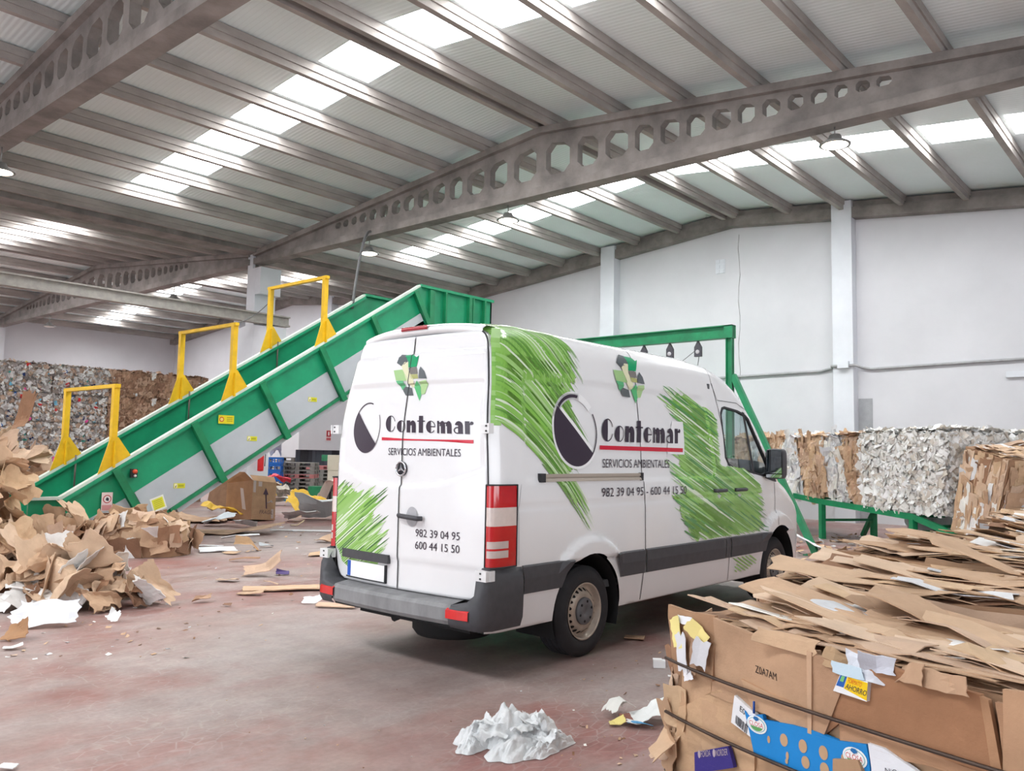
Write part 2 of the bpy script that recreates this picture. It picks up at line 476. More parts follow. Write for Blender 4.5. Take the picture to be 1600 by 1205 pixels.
for y in wcols:
    m = MB(); zt = roof_z(y) - 0.06
    m.box(XW - 0.34, y - 0.26, 0, XW, y + 0.26, zt)
    lab = {7.61: 'white wall column with the conduit box, behind the bale chute', 15.05: 'white wall column above the van roof',
           22.4: 'white wall column behind the conveyor top'}.get(y, 'white wall column at the end of the hall')
    o = struct('column_%d' % k, m, M['wall_cool'], lab, 'column'); k += 1
# valley columns with corbels
def valley_column(x, y, lab):
    global k
    x += 0.12
    m = MB()
    m.box(x - 0.25, y - 0.22, 0, x + 0.45, y + 0.22, 6.95)
    m.box(x - 0.25, y - 0.05, 6.95, x - 0.17, y + 0.22, 7.5)
    m.box(x - 0.246, y - 0.48, 6.15, x + 0.446, y - 0.21, 6.955)
    prof = [(0.21, 3.9), (0.86, 4.6), (0.86, 5.15), (0.21, 5.25)]
    for sgn in (1, -1):
        m.prism([(x - 0.246, y + sgn * a, z) for a, z in prof], (0.692, 0, 0))
    struct('column_%d' % k, m, M['wall_cool'], lab, 'column'); k += 1
valley_column(XG, VAL, 'white valley column with flared corbels behind the conveyor')
m = MB(); m.box(XG - 0.25, YL - 0.5, 0, XG + 0.25, YL, 7.3); struct('column_%d' % k, m, M['wall_cool'], 'white column against the left side wall', 'column'); k += 1
# valley gutter beam
m = MB(); m.box(XB, VAL - 0.32, 7.38, XW, VAL + 0.32, 7.62)
struct('beam_valley', m, M['concrete'], 'grey concrete gutter beam along the roof valley', 'beam')

# girders with octagonal openings
HOLES = [(10.14, 10.77), (9.43, 9.94), (8.72, 9.25), (8.15, 8.56), (7.59, 7.99), (7.06, 7.44), (6.55, 6.92), (6.10, 6.42), (5.64, 5.96),
         (5.24, 5.51), (4.84, 5.11), (4.51, 4.72), (4.16, 4.38), (3.83, 4.06)]
def girder(name, x, mirror, label):
    cen = RIDGE + 0.05
    top = lambda y: 8.54 - SL * abs(y - cen)
    B0 = 7.15
    hs = sorted([(a, b) for a, b in HOLES] + [(2 * cen - b, 2 * cen - a) for a, b in HOLES])
    F = (lambda y: 2 * VAL - y) if mirror else (lambda y: y)
    g = MB()
    hw = 0.085
    cuts = [VALR + 0.2]
    for (a, b), (c, d) in zip(hs, hs[1:]): cuts.append((b + c) / 2)
    first, last = hs[0][0] - 0.15, hs[-1][1] + 0.15
    cells = [(first, cuts[1])] + list(zip(cuts[1:-1], cuts[2:])) + [(cuts[-1], last)]
    def quadprism(pts):
        g.prism([(x - hw, F(y), z) for y, z in pts], (2 * hw, 0, 0))
    for (a, b), (y0, y1) in zip(hs, cells):
        mid = (a + b) / 2; d = abs(mid - cen)
        gap = 0.38 - 0.20 * d / 7
        zb = 7.46 + 0.05 * d / 7
        zt0, zt1 = top(a) - gap, top(b) - gap
        h = min(zt0, zt1) - zb; c = min(0.15, (b - a) * 0.24, h * 0.3)
        hole = [(a + c, zb), (b - c, zb), (b, zb + c), (b, zt1 - c), (b - c, zt1), (a + c, zt0), (a, zt0 - c), (a, zb + c)]
        outer = [(a + c, B0), (b - c, B0), (y1, zb + c), (y1, zt1 - c), (b - c, top(b - c)), (a + c, top(a + c)), (y0, zt0 - c), (y0, zb + c)]
        cor = {1: (y1, B0), 3: (y1, top(y1)), 5: (y0, top(y0)), 7: (y0, B0)}
        peak = (cen, top(cen)) if y0 < cen < y1 else None
        for i in range(8):
            j = (i + 1) % 8
            pts = [hole[i], outer[i]] + ([cor[i]] if i in cor else []) + [outer[j], hole[j]]
            quadprism(pts)
    quadprism([(VALR + 0.2, B0), (first, B0), (first, top(first)), (VALR + 0.2, top(VALR + 0.2))])
    quadprism([(last, B0), (VAL - 0.12, B0), (VAL - 0.12, top(VAL - 0.12)), (last, top(last))])
    ys = [VALR + 0.2, cen, VAL - 0.12]
    for p, q in zip(ys, ys[1:]):
        g.prism([(x - 0.20, F(p), top(p) - 0.14), (x - 0.20, F(q), top(q) - 0.14), (x - 0.20, F(q), top(q)), (x - 0.20, F(p), top(p))], (0.40, 0, 0))
    g.prism([(x - 0.17, F(ys[0]), 7.07), (x - 0.17, F(ys[-1]), 7.07), (x - 0.17, F(ys[-1]), 7.24), (x - 0.17, F(ys[0]), 7.24)], (0.34, 0, 0))
    return tag(g.build(name, M['concrete']), label, 'beam', None, 'structure')
girder('roof_girder', XG, False, 'concrete roof girder with octagonal openings above the van')
girder('roof_girder', XN, False, 'nearest concrete roof girder, cut off at the top of the frame')
girder('roof_girder', XG, True, 'concrete roof girder with openings over the far left bay')

# purlins
for ys, yl in ((pur, 'right nave'), (pur2, 'left nave'), (pur3, 'side nave')):
    for y in ys:
        for bi, (x0, x1) in enumerate(BAYS):
            if bi == 0 and yl != 'right nave': continue
            m = MB(); z = roof_z(y)
            m.box(x0, y - 0.085, z - 0.16, x1, y + 0.085, z - 0.012)
            m.box(x0, y - 0.058, z - 0.285, x1, y + 0.058, z - 0.16)
            tag(m.build('roof_purlin', M['purlin']), 'long grey concrete purlin under the roof sheets', 'beam', 'concrete purlins under the roof', 'structure')

# crane beam on the corbels
m = MB()
y = VAL - 0.55
m.box(4.0, y - 0.13, 5.52, 14.3, y + 0.13, 5.56); m.box(4.0, y - 0.05, 5.30, 14.3, y + 0.05, 5.52); m.box(4.0, y - 0.13, 5.25, 14.3, y + 0.13, 5.30)
tag(m.build('crane_beam', simple('beige_crane_beam', (178, 172, 166), 0.6, var=0.15)), 'long pale steel crane beam resting on the column corbel', 'beam')

# conduit along the far wall
m = MB()
pts = [(XW - 0.04, 14.6, 3.86), (XW - 0.045, 12.9, 3.9), (XW - 0.045, 8.3, 3.97), (XW - 0.045, 8.0, 4.03), (XW - 0.38, 7.9, 4.05), (XW - 0.38, 7.3, 4.05), (XW - 0.045, 7.2, 4.0), (XW - 0.045, 7.0, 3.96), (XW - 0.045, 5.0, 4.0), (XW - 0.045, 0.6, 4.05)]
m.tube(pts, 0.035, 8)
tag(m.build('conduit', simple('grey_conduit', (178, 178, 180), 0.6)), 'grey electrical conduit running along the far white wall', 'pipe')
m = MB(); m.box(XW - 0.46, 7.44, 3.98, XW - 0.34, 7.72, 4.16)
tag(m.build('junction_box', M['wall_cool']), 'small white junction box on the wall column', 'box')
m = MB(); m.box(XW - 0.07, 3.55, 3.60, XW, 3.95, 3.74)
tag(m.build('emergency_light', M['wall_cool']), 'white emergency light fitting on the far wall at right', 'lamp')
m = MB((150, 152, 155)); m.box(XW - 0.012, 6.99, 0.0, XW + 0.01, 7.34, 3.2)
struct('trim_patch', m, simple('grey_render_patch', (168, 170, 173), 0.8, var=0.1), 'grey unpainted render patch beside the wall column', 'patch')
m = MB()
m.box(XW - 0.015, 11.1, 7.02, XW, 11.4, 7.44)
for (y, z) in ((11.32, 7.38), (11.18, 7.38), (11.32, 7.22), (11.18, 7.22), (11.32, 7.08), (11.18, 7.08)):
    m.box(XW - 0.03, y - 0.05, z - 0.05, XW, y + 0.05, z + 0.05)
tag(m.build('wall_vent', M['wall_cool']), 'small white slotted vent high on the far wall', 'vent')
m = MB(); m.tube([(XW - 0.004, 10.66 + 0.03 * math.sin(i * 1.7), 8.1 - i * 0.4) for i in range(16)], 0.006, 4)
struct('trim_crack', m, simple('crack_line', (150, 148, 146), 0.9), 'thin crack down the far wall', 'crack')

# pendant lamps
def pendant(x, y, z, lit, label):
    t = thing('pendant_lamp', label, 'lamp', (x, y, z), 'high bay lamps under the girders' if not lit else None)
    if 'group' in t: del t['group']
    m = MB(); m.lathe([(0.05, 0.16), (0.09, 0.15), (0.12, 0.08), (0.25, 0.0), (0.25, -0.02), (0.22, -0.02)], 20, (x, y, z), 'z'); m.build('lamp_shade', M['steel'], t)
    m = MB(); m.lathe([(0.0, -0.045), (0.15, -0.04), (0.22, -0.015), (0.22, 0.0)], 20, (x, y, z), 'z', (240, 240, 235)); m.build('diffuser', M['lamp'] if lit else M['plastic'], t)
    m = MB(); m.tube([(x, y, z + 0.15), (x, y, 7.07)], 0.012, 6); m.build('stem', M['steel'], t)
pendant(5.1, 17.0, 6.62, True, 'lit pendant lamp under the nearest girder at left')
pendant(13.58, 16.75, 6.72, True, 'lit pendant lamp under the middle girder left end')
pendant(13.5, 4.76, 6.78, True, 'lit pendant lamp below the middle girder at right')
pendant(13.5, 11.9, 6.74, True, 'lit pendant lamp below the middle girder centre')
pendant(13.5, 37.6, 6.6, False, 'unlit pendant lamp near the left wall')
pendant(13.5, 26.9, 6.6, False, 'unlit pendant lamp under the left nave girder')
# ------------------------------------------------------------------ the van
VC = 4.83
def interp(tab, x):
    if x <= tab[0][0]: return tab[0][1]
    for (a, b), (c, d) in zip(tab, tab[1:]):
        if x <= c: return b + (d - b) * (x - a) / (c - a)
    return tab[-1][1]
WT = [(0.30, .872), (0.40, .888), (0.6, .905), (0.8, .91), (1.2, .905), (1.4, .90), (1.6, .89), (1.8, .875), (2.1, .838), (2.375, .785)]
ZT = [(4.36, 2.555), (4.42, 2.575), (4.55, 2.61), (4.8, 2.63), (7.4, 2.635), (7.85, 2.605), (8.14, 2.535), (8.38, 2.41), (8.68, 2.15), (9.0, 1.80), (9.22, 1.55),
      (9.3, 1.48), (9.57, 1.37), (9.85, 1.2), (10.0, 1.03), (10.08, .86), (10.12, .70)]
def sstep(a, b, x):
    t = max(0.0, min(1.0, (x - a) / (b - a))); return t * t * (3 - 2 * t)
def taper(x):
    t = 1.0
    if x > 8.0: t -= 0.07 * ((x - 8.0) / 2.1) ** 2
    if x > 9.75: t -= 0.22 * ((x - 9.75) / 0.37) ** 2
    if x < 4.50: t -= 0.05 * ((4.50 - x) / 0.14) ** 2.2
    return t
def lean(x, z):
    l = 0.11 * sstep(1.65, 2.6, z)
    return l * max(0.0, min(1.0, 1 - (x - 4.36) / 0.7))
def disp(x, z):
    d = 0.0
    # long pressed panel
    xr = 7.68 - 0.10 * max(0, (z - 1.44)) / 0.68
    cx_, cz_, hx, hz, r = (4.70 + xr) / 2, 1.80, (xr - 4.70) / 2, 0.41, 0.09
    qx, qz = abs(x - cx_) - hx + r, abs(z - cz_) - hz + r
    sd = math.hypot(max(qx, 0), max(qz, 0)) + min(max(qx, qz), 0) - r
    if x < 8.0: d -= 0.014 * (1 - sstep(-0.022, 0.004, sd))
    if z > 2.30 and x < 7.8: d -= 0.014 * sstep(2.40, 2.415, z)
    d -= 0.006 * math.exp(-((z - 1.21) / 0.014) ** 2) if x < 9.3 else 0
    for cx0, cz0, rr in ((5.53, .385, .57), (9.21, .43, .57)):
        q = math.hypot(x - cx0, z - cz0)
        if z > .76: d += 0.042 * (1 - sstep(rr - 0.022, rr + .004, q)) * sstep(.76, .79, z)
    return d
def zs_of(x): return min(2.375, max(0.52, interp(ZT, x) - 0.25))
CORN = 12
def side(x, z, off=0.0, sgn=-1):
    w = interp(WT, z) * taper(x) + disp(x, z) + off
    return Vector((x + lean(x, z), VC + sgn * w, z))
def corner(x, t, sgn=-1, off=0.0):
    zs, zt = zs_of(x), interp(ZT, x)
    w = interp(WT, zs) * taper(x) + disp(x, zs)
    P0, P3 = (w, zs), (w - 0.25, zt - 0.03)
    P1, P2 = (w - 0.028, zs + (zt - zs) * 0.62), (w - 0.10, zt - 0.055)
    u = 1 - t
    y = u**3 * P0[0] + 3 * u * u * t * P1[0] + 3 * u * t * t * P2[0] + t**3 * P3[0]
    z = u**3 * P0[1] + 3 * u * u * t * P1[1] + 3 * u * t * t * P2[1] + t**3 * P3[1]
    if off:
        n = Vector((math.cos(t * 1.4), math.sin(t * 1.4))) * off
        y += n.x; z += n.y
    return Vector((x + lean(x, z), VC + sgn * y, z))
def surf(x, v, off=0.004, sgn=-1):
    """body side: v is height up to the roof corner, then arc length over it"""
    zs = zs_of(x)
    if v <= zs: return side(x, v, off, sgn)
    t = (v - zs) / 0.36
    if t <= 1: return corner(x, t, sgn, off)
    w = abs(corner(x, 1, sgn).y - VC); zt = interp(ZT, x)
    e = min(w, (t - 1) * 0.36)
    return Vector((x + lean(x, zt), VC + sgn * (w - e), zt - 0.03 * ((w - e) / w) ** 2 + off))
def ms(xm, zm):
    """a point read on the plane Y=3.93 from the photograph -> body coordinates"""
    x, v = xm, zm
    for _ in range(4):
        p = surf(x, v, 0.0)
        kk = p.y / 3.93
        zt = 1.6 + (zm - 1.6) * kk
        x = xm * kk - lean(x, p.z)
        v = v + (zt - p.z) * (1.0 if v < 2.37 else 0.8)
        v = min(v, 2.95)
    return x, v
def rearx(y, z):
    u = min(1.0, abs(y - VC) / 0.86)
    d = 4.285 + 0.065 * u * u + 0.11 * sstep(1.65, 2.6, z)
    # pressed field of the doors
    hz0 = 1.33 + 0.17 * (u ** 2)
    ins = sstep(hz0 - 0.006, hz0 + 0.020, z) * (1 - sstep(2.118, 2.134, z)) * (1 - sstep(0.80, 0.84, abs(y - VC) / max(0.01, interp(WT, z) / 0.905)))
    d += 0.020 * ins
    d += 0.020 * sstep(2.350, 2.366, z)
    d += 0.010 * (sstep(0.80, 0.775, z))
    return d
def mr(ym, zm):
    y, z = ym, zm
    for _ in range(4):
        kk = rearx(y, z) / 4.37
        y, z = ym * kk, 1.6 + (zm - 1.6) * kk
    return y, z

van = thing('van', 'white panel van with green brush graphics parked in the middle of the hall', 'van', (7.2, VC, 0))

# shell
xs = [4.36, 4.375, 4.40, 4.44, 4.50, 4.56] + [4.56 + i * (8.0 - 4.56) / 74 for i in range(1, 75)] + [8.0 + i * 2.0 / 46 for i in range(1, 47)] + [10.04, 10.08, 10.12]
NZ = 84
rows = []
for x in xs:
    zs = zs_of(x); zt = interp(ZT, x)
    half = []
    for i in range(NZ + 1):
        z = 0.345 + (zs - 0.345) * i / NZ
        half.append(side(x, z))
    for i in range(1, CORN + 1): half.append(corner(x, i / CORN))
    w = VC - half[-1].y
    roof = [Vector((x + lean(x, zt), VC - w * (1 - 2 * j / 12), zt - 0.03 * (1 - 2 * j / 12) ** 2)) for j in range(1, 12)]
    other = [Vector((p.x, 2 * VC - p.y, p.z)) for p in half[::-1]]
    rows.append(half + roof + other)
sh = bmesh.new()
vid = [[sh.verts.new(p) for p in r] for r in rows]
for i in range(len(rows) - 1):
    for j in range(len(rows[0]) - 1):
        f = sh.faces.new((vid[i][j], vid[i][j + 1], vid[i + 1][j + 1], vid[i + 1][j])); f.smooth = True
sh.faces.new(vid[-1]).smooth = False
for i in range(len(rows) - 1):
    if not (4.95 < xs[i] < 6.05 or 8.65 < xs[i] < 9.75): sh.faces.new((vid[i][0], vid[i + 1][0], vid[i + 1][-1], vid[i][-1]))
bmesh.ops.recalc_face_normals(sh, faces=sh.faces[:])

def carve(poly, which, remove=True, ax='side'):
    """cut the convex outline poly (x,z) out of the body side(s); returns the faces inside"""
    cxm = sum(p[0] for p in poly) / len(poly); czm = sum(p[1] for p in poly) / len(poly)
    x0, x1 = min(p[0] for p in poly) - .06, max(p[0] for p in poly) + .06
    z0, z1 = min(p[1] for p in poly) - .06, max(p[1] for p in poly) + .06
    def sel(f):
        c = f.calc_center_median()
        if not (x0 < c.x < x1 and z0 < c.z < z1): return False
        if which == 'right' and c.y > VC - 0.3: return False
        if which == 'left' and c.y < VC + 0.3: return False
        if which == 'both' and abs(c.y - VC) < 0.3: return False
        return True
    for a, b in zip(poly, poly[1:] + poly[:1]):
        fs = [f for f in sh.faces if sel(f)]
        geom = list({v for f in fs for v in f.verts}) + list({e for f in fs for e in f.edges}) + fs
        bmesh.ops.bisect_plane(sh, geom=geom, dist=1e-5, plane_co=(a[0], 0, a[1]), plane_no=(b[1] - a[1], 0, -(b[0] - a[0])))
    def inside(c):
        s = None
        for a, b in zip(poly, poly[1:] + poly[:1]):
            cr = (b[0] - a[0]) * (c.z - a[1]) - (b[1] - a[1]) * (c.x - a[0])
            if abs(cr) < 1e-7: continue
            if s is None: s = cr > 0
            elif s != (cr > 0): return False
        return True
    ins = [f for f in sh.faces if sel(f) and inside(f.calc_center_median())]
    if remove: bmesh.ops.delete(sh, geom=ins, context='FACES')
    return ins
def split_off(faces, name):
    nb = bmesh.new(); mp = {}
    for f in faces:
        vs = []
        for v in f.verts:
            if v not in mp: mp[v] = nb.verts.new(v.co)
            vs.append(mp[v])
        try:
            g = nb.faces.new(vs); g.smooth = True
        except ValueError: pass
    bmesh.ops.delete(sh, geom=faces, context='FACES')
    return bm_obj(nb, name)
def bm_obj(b, name, mat=None, parent=None):
    me = bpy.data.meshes.new(name)
    parent = parent or van
    org = parent.location.copy() if parent.parent is None else parent.parent.location.copy()
    for v in b.verts: v.co -= org
    b.to_mesh(me); b.free()
    me.materials.append(mat or M['white_paint'])
    o = bpy.data.objects.new(name, me); o.parent = parent; COL.objects.link(o)
    return o

WIN = [(7.90, 1.60), (7.97, 1.52), (8.05, 1.495), (8.84, 1.40), (8.95, 1.42), (9.0, 1.50), (8.56, 2.03), (8.47, 2.075), (8.30, 2.11), (8.0, 2.135), (7.93, 2.12), (7.885, 2.06)]
carve(WIN, 'both')
for cx0, cz0, r in ((5.525, .37, .452), (9.205, .40, .455)):
    carve([(cx0 + r * math.cos(a), cz0 + r * math.sin(a)) for a in [math.radians(-22 + i * (224 / 26)) for i in range(27)]], 'both')
# windscreen opening
ws = []
for f in sh.faces:
    c = f.calc_center_median()
    if 8.44 < c.x < 9.18 and abs(c.y - VC) < 0.775 + 0.05 * (c.x - 8.44) and c.z > 1.45 + 0.0: ws.append(f)
wsf = split_off(ws, 'windscreen'); wsf.data.materials.clear(); wsf.data.materials.append(M['glass'])
SD = [(6.32, 2.36), (6.315, 1.5), (6.345, 1.2), (6.345, .8), (6.30, .36), (7.955, .36), (7.965, 1.2), (7.955, 1.5), (7.90, 1.85), (7.80, 2.36)]
sliding = split_off(carve(SD, 'right', False), 'sliding_door')
FD = [(7.967, .36), (7.975, 1.2), (7.967, 1.5), (7.912, 1.85), (7.85, 2.17), (8.3, 2.17), (8.62, 2.06), (9.06, 1.53), (9.12, 1.30), (9.12, 0.86), (8.9, 0.70), (8.80, .36)]
cab_door = split_off(carve(FD, 'right', False), 'cab_door')
body = bm_obj(sh, 'body')

# rear doors
def rear_door(name, sgn):
    rowsd = []
    NZD, NU = 96, 40
    z0, z1 = 0.565, 2.505
    for i in range(NZD + 1):
        z = z0 + (z1 - z0) * i / NZD
        hw = interp(WT, z) - 0.048
        if z < 0.84: hw = min(hw, 0.86) - 0.14 * (1 - math.sqrt(max(0, 1 - ((0.84 - z) / 0.275) ** 2)))
        if z > 2.36: hw -= 0.10 * (1 - math.sqrt(max(0, 1 - ((z - 2.36) / 0.146) ** 2)))
        r = []
        for j in range(NU + 1):
            y = VC + sgn * (0.004 + (hw - 0.004) * j / NU)
            r.append((rearx(y, z) + (0.008 if j == NU else 0), y, z))
        rowsd.append(r)
    m = MB(); m.grid(rowsd, smooth=True, thick=(0.035, 0, 0))
    return m.build(name, M['white_paint'], van)
def door_rim(sgn, par):
    m = MB(); pts = []
    for i in range(80):
        z = 0.80 + (2.50 - 0.80) * i / 79; hw = interp(WT, z) - 0.045
        if z > 2.36: hw -= 0.10 * (1 - math.sqrt(max(0, 1 - ((z - 2.36) / 0.146) ** 2)))
        y = VC + sgn * hw; pts.append((4.353 + 0.11 * sstep(1.65, 2.6, z), y, z))
    m.tube(pts, 0.0055, 6); m.build('door_gap', M['seam'], par)
rd_r = rear_door('rear_door', -1)
rd_l = rear_door('rear_door', 1)
door_rim(-1, rd_r)
# frame behind the doors, header and spoiler lip
m = MB()
ring = []
for i in range(30):
    z = 0.40 + (2.53 - 0.40) * i / 29; ring.append((z, interp(WT, z) * taper(4.36) - (0.14 * sstep(2.38, 2.56, z))))
pts = [(4.375 + lean(4.36, z), VC - w, z) for z, w in ring] + [(4.375 + lean(4.36, z), VC + w, z) for z, w in ring[::-1]]
for i in range(29):
    a, b = ring[i], ring[i + 1]
    xa, xb = 4.372 + lean(4.36, a[0]), 4.372 + lean(4.36, b[0])
    m.poly([(xa, VC - a[1], a[0]), (xa, VC + a[1], a[0]), (xb, VC + b[1], b[0]), (xb, VC - b[1], b[0])])
m.build('door_seal', M['seam'], van)
m = MB(); rr = []
for k2, (dx, z) in enumerate(((0.12, 2.600), (0.0, 2.592), (-0.035, 2.565), (-0.035, 2.525), (0.03, 2.512))):
    rr.append([(4.44 + dx + 0.055 * (u ** 2), VC + 0.67 * u, z - 0.045 * abs(u) ** 3) for u in [-1 + 2 * i / 24 for i in range(25)]])
m.smooth = True; m.grid(rr); m.build('roof_lip', M['white_paint'], van)
m = MB((170, 30, 48)); rr = []
for (dx, z) in ((-0.012, 2.592), (-0.045, 2.583), (-0.047, 2.556), (-0.01, 2.548)):
    rr.append([(4.44 + dx + 0.055 * ((y - VC) / 0.67) ** 2, y, z) for y in [VC - 0.14 + 0.30 * i / 8 for i in range(9)]])
m.grid(rr); m.build('brake_light', M['lens'], van)

# dark strips for the gaps between panels
def strip(pts, w, name, mat, off=0.0035, parent=None, n=None):
    m = MB(); rws = []
    dens = []
    for (a, b) in zip(pts, pts[1:]):
        k3 = max(1, int(math.hypot(b[0] - a[0], b[1] - a[1]) / 0.04))
        dens += [(a[0] + (b[0] - a[0]) * i / k3, a[1] + (b[1] - a[1]) * i / k3) for i in range(k3)]
    dens.append(pts[-1])
    L, R = [], []
    for i, p in enumerate(dens):
        q0, q1 = dens[max(0, i - 1)], dens[min(len(dens) - 1, i + 1)]
        d = Vector((q1[0] - q0[0], q1[1] - q0[1])).normalized(); nn = Vector((-d.y, d.x)) * w / 2
        L.append(surf(p[0] + nn.x, p[1] + nn.y, off)); R.append(surf(p[0] - nn.x, p[1] - nn.y, off))
    m.grid([L, R], smooth=True)
    return m.build(name, mat, parent or van)
strip([(6.34, 2.62), (6.325, 2.38), (6.315, 1.5), (6.345, 1.2), (6.345, .8), (6.30, .36)], 0.009, 'door_gap', M['seam'])
strip([(7.80, 2.36), (7.90, 1.85), (7.955, 1.5), (7.965, 1.2), (7.96, .36)], 0.008, 'door_gap', M['seam'])
strip([(7.80, 2.68), (7.79, 2.36), (7.86, 2.19), (8.3, 2.185), (8.62, 2.075)], 0.006, 'door_gap', M['seam'])
strip([(9.12, 1.33), (9.13, 1.2), (9.12, 0.86)], 0.007, 'door_gap', M['seam'])
strip([(4.66, 1.38), (4.63, 1.2), (4.635, .80)], 0.004, 'door_gap', simple('soft_gap', (190, 190, 192), 0.6))

# window glass, frame and cab interior
def win_glass(sgn, par):
    c = (sum(p[0] for p in WIN) / len(WIN), sum(p[1] for p in WIN) / len(WIN))
    m = MB()
    ids = [m.vert(side(p[0], p[1], -0.012, sgn)) for p in WIN]; cc = m.vert(side(c[0], c[1], -0.012, sgn))
    for i in range(len(WIN)): m.face((cc, ids[i], ids[(i + 1) % len(WIN)]), None, True)
    m.build('window_glass', M['glass'], par)
    m = MB()
    def sc(p, s): return (c[0] + (p[0] - c[0]) * s, c[1] + (p[1] - c[1]) * s)
    for i in range(len(WIN)):
        a, b = WIN[i], WIN[(i + 1) % len(WIN)]
        ai, bi = sc(a, 0.93), sc(b, 0.93)
        m.poly([side(*a, 0.002, sgn), side(*b, 0.002, sgn), side(*bi, 0.002, sgn), side(*ai, 0.002, sgn)])
        m.poly([side(*ai, 0.002, sgn), side(*bi, 0.002, sgn), side(*bi, -0.03, sgn), side(*ai, -0.03, sgn)])
    m.poly([side(8.40, 2.10, 0.002, sgn), side(8.46, 2.09, 0.002, sgn), side(8.60, 1.43, 0.002, sgn), side(8.55, 1.43, 0.002, sgn)])
    m.build('window_frame', M['seam'], par)
win_glass(-1, cab_door)
win_glass(1, body)
m = MB()
m.box(7.70, VC - 0.80, 0.5, 7.74, VC + 0.80, 2.35)
m.box(4.5, VC - 0.8, 0.50, 9.4, VC + 0.8, 0.56)
m.box(9.0, VC - 0.78, 0.9, 9.35, VC + 0.78, 1.38)
m.build('cab_interior', simple('cab_trim', (96, 98, 102), 0.8), van)
for sy, nme in ((-0.45, 'seat'), (0.45, 'seat')):
    m = MB((58, 62, 72))
    m.box(7.95, VC + sy - 0.25, 0.85, 8.4, VC + sy + 0.25, 1.02); m.box(7.80, VC + sy - 0.24, 1.0, 7.95, VC + sy + 0.24, 1.62); m.box(7.82, VC + sy - 0.13, 1.66, 7.92, VC + sy + 0.13, 1.86)
    m.build(nme, M['plastic'], van)
m = MB((30, 30, 32)); m.tube([(8.85 + 0.06 * math.sin(a), VC + 0.45 + 0.2 * math.cos(a), 1.45 + 0.19 * math.sin(a)) for a in [2 * math.pi * i / 24 for i in range(25)]], 0.016, 6); m.build('steering_wheel', M['plastic'], van)

# wheels
def wheel(x, yo, sgn, label):
    """yo: outer face; sgn -1 for the right side of the van"""
    R = 0.357
    z = R
    A = lambda d: yo - sgn * d      # d metres inwards
    w = van
    m = MB()
    prof = [(0.225, 0.012), (0.24, 0.002), (0.27, -0.006), (0.30, -0.004), (0.322, 0.004), (0.34, 0.016), (0.350, 0.030)]
    d = 0.032
    for g in range(4):
        prof += [(R, d), (R, d + 0.036), (R - 0.010, d + 0.038), (R - 0.010, d + 0.044)]; d += 0.046
    prof += [(R, d), (R - 0.008, d + 0.014), (0.335, d + 0.03), (0.22, d + 0.035)]
    m.lathe([(r, -sgn * t) for r, t in prof], 56, (x, yo, z), 'y', cap=False)
    ty = m.build('tyre', M['rubber'], w)
    m = MB()
    m.lathe([(r, -sgn * t) for r, t in [(0.226, 0.004), (0.218, 0.0), (0.212, 0.012), (0.205, 0.05), (0.178, 0.058), (0.155, 0.025), (0.125, 0.016), (0.105, 0.02), (0.0, 0.02)]], 48, (x, yo, z), 'y', cap=False)
    rim = m.build('rim', M['rim'], ty)
    m = MB((20, 20, 20))
    for i in range(20):
        a = 2 * math.pi * i / 20 + 0.1; r0, r1 = 0.181, 0.157
        ring = []
        for b in [2 * math.pi * q / 12 for q in range(12)]:
            rr = 0.169 + 0.0125 * math.sin(b); aa = a + 0.0145 / 0.169 * math.cos(b)
            d = 0.041 + (rr - 0.1665) * 1.43 - 0.004
            ring.append(m.vert((x + rr * math.cos(aa), yo - sgn * d, z + rr * math.sin(aa))))
        m.face(ring, None, False)
    m.build('rim_slots', M['dark'], ty)
    m = MB()
    m.lathe([(r, -sgn * t) for r, t in [(0.108, 0.02), (0.106, 0.0), (0.09, -0.006), (0.03, -0.008), (0.026, -0.003), (0.0, -0.003)]], 32, (x, yo, z), 'y')
    m.build('hub_cap', M['hub'], ty)
    m = MB((30, 30, 32))
    for i in range(6):
        a = 2 * math.pi * i / 6 + 0.3
        m.lathe([(0.011, 0), (0.011, sgn * 0.009), (0.0, sgn * 0.009)], 8, (x + 0.078 * math.cos(a), yo, z + 0.078 * math.sin(a)), 'y')
    m.build('wheel_bolts', M['dark'], ty)
    ty['label'] = label
wheel(5.525, 3.965, -1, 'right rear wheel')
wheel(9.205, 3.975, -1, 'right front wheel')
wheel(5.525, 2 * VC - 3.965, 1, 'left rear wheel')
wheel(9.205, 2 * VC - 3.975, 1, 'left front wheel')
# wheel housings and underbody
m = MB()
for cx0, cz0, r in ((5.525, .37, .45), (9.205, .40, .453)):
    for sgn in (-1, 1):
        y0, y1 = VC + sgn * 0.88, VC + sgn * 0.50
        arc = [(cx0 + r * math.cos(a), cz0 + r * math.sin(a)) for a in [math.radians(-22 + i * 224 / 20) for i in range(21)]]
        m.grid([[(p[0], y0, p[1]) for p in arc], [(p[0], y1, p[1]) for p in arc]], smooth=True)
        m.poly([(p[0], y1, p[1]) for p in arc])
m.box(4.45, VC - 0.62, 0.30, 9.9, VC + 0.62, 0.5)  # wide plates added to keep the ground under the van dark
m.box(6.05, VC - 0.84, 0.33, 8.65, VC + 0.84, 0.42)
m.box(4.45, VC - 0.84, 0.36, 5.0, VC + 0.84, 0.45)
m.tube([(5.525, VC - 0.7, 0.357), (5.525, VC + 0.7, 0.357)], 0.06, 10)
m.lathe([(0.0, 0), (0.3, 0), (0.33, 0.04), (0.33, 0.16), (0.3, 0.2), (0.0, 0.2)], 28, (4.86, VC - 0.05, 0.17), 'z')
m.tube([(4.45, VC + 0.2, 0.3), (5.0, VC + 0.4, 0.33)], 0.03, 8)
m.build('underbody', M['dark'], van)

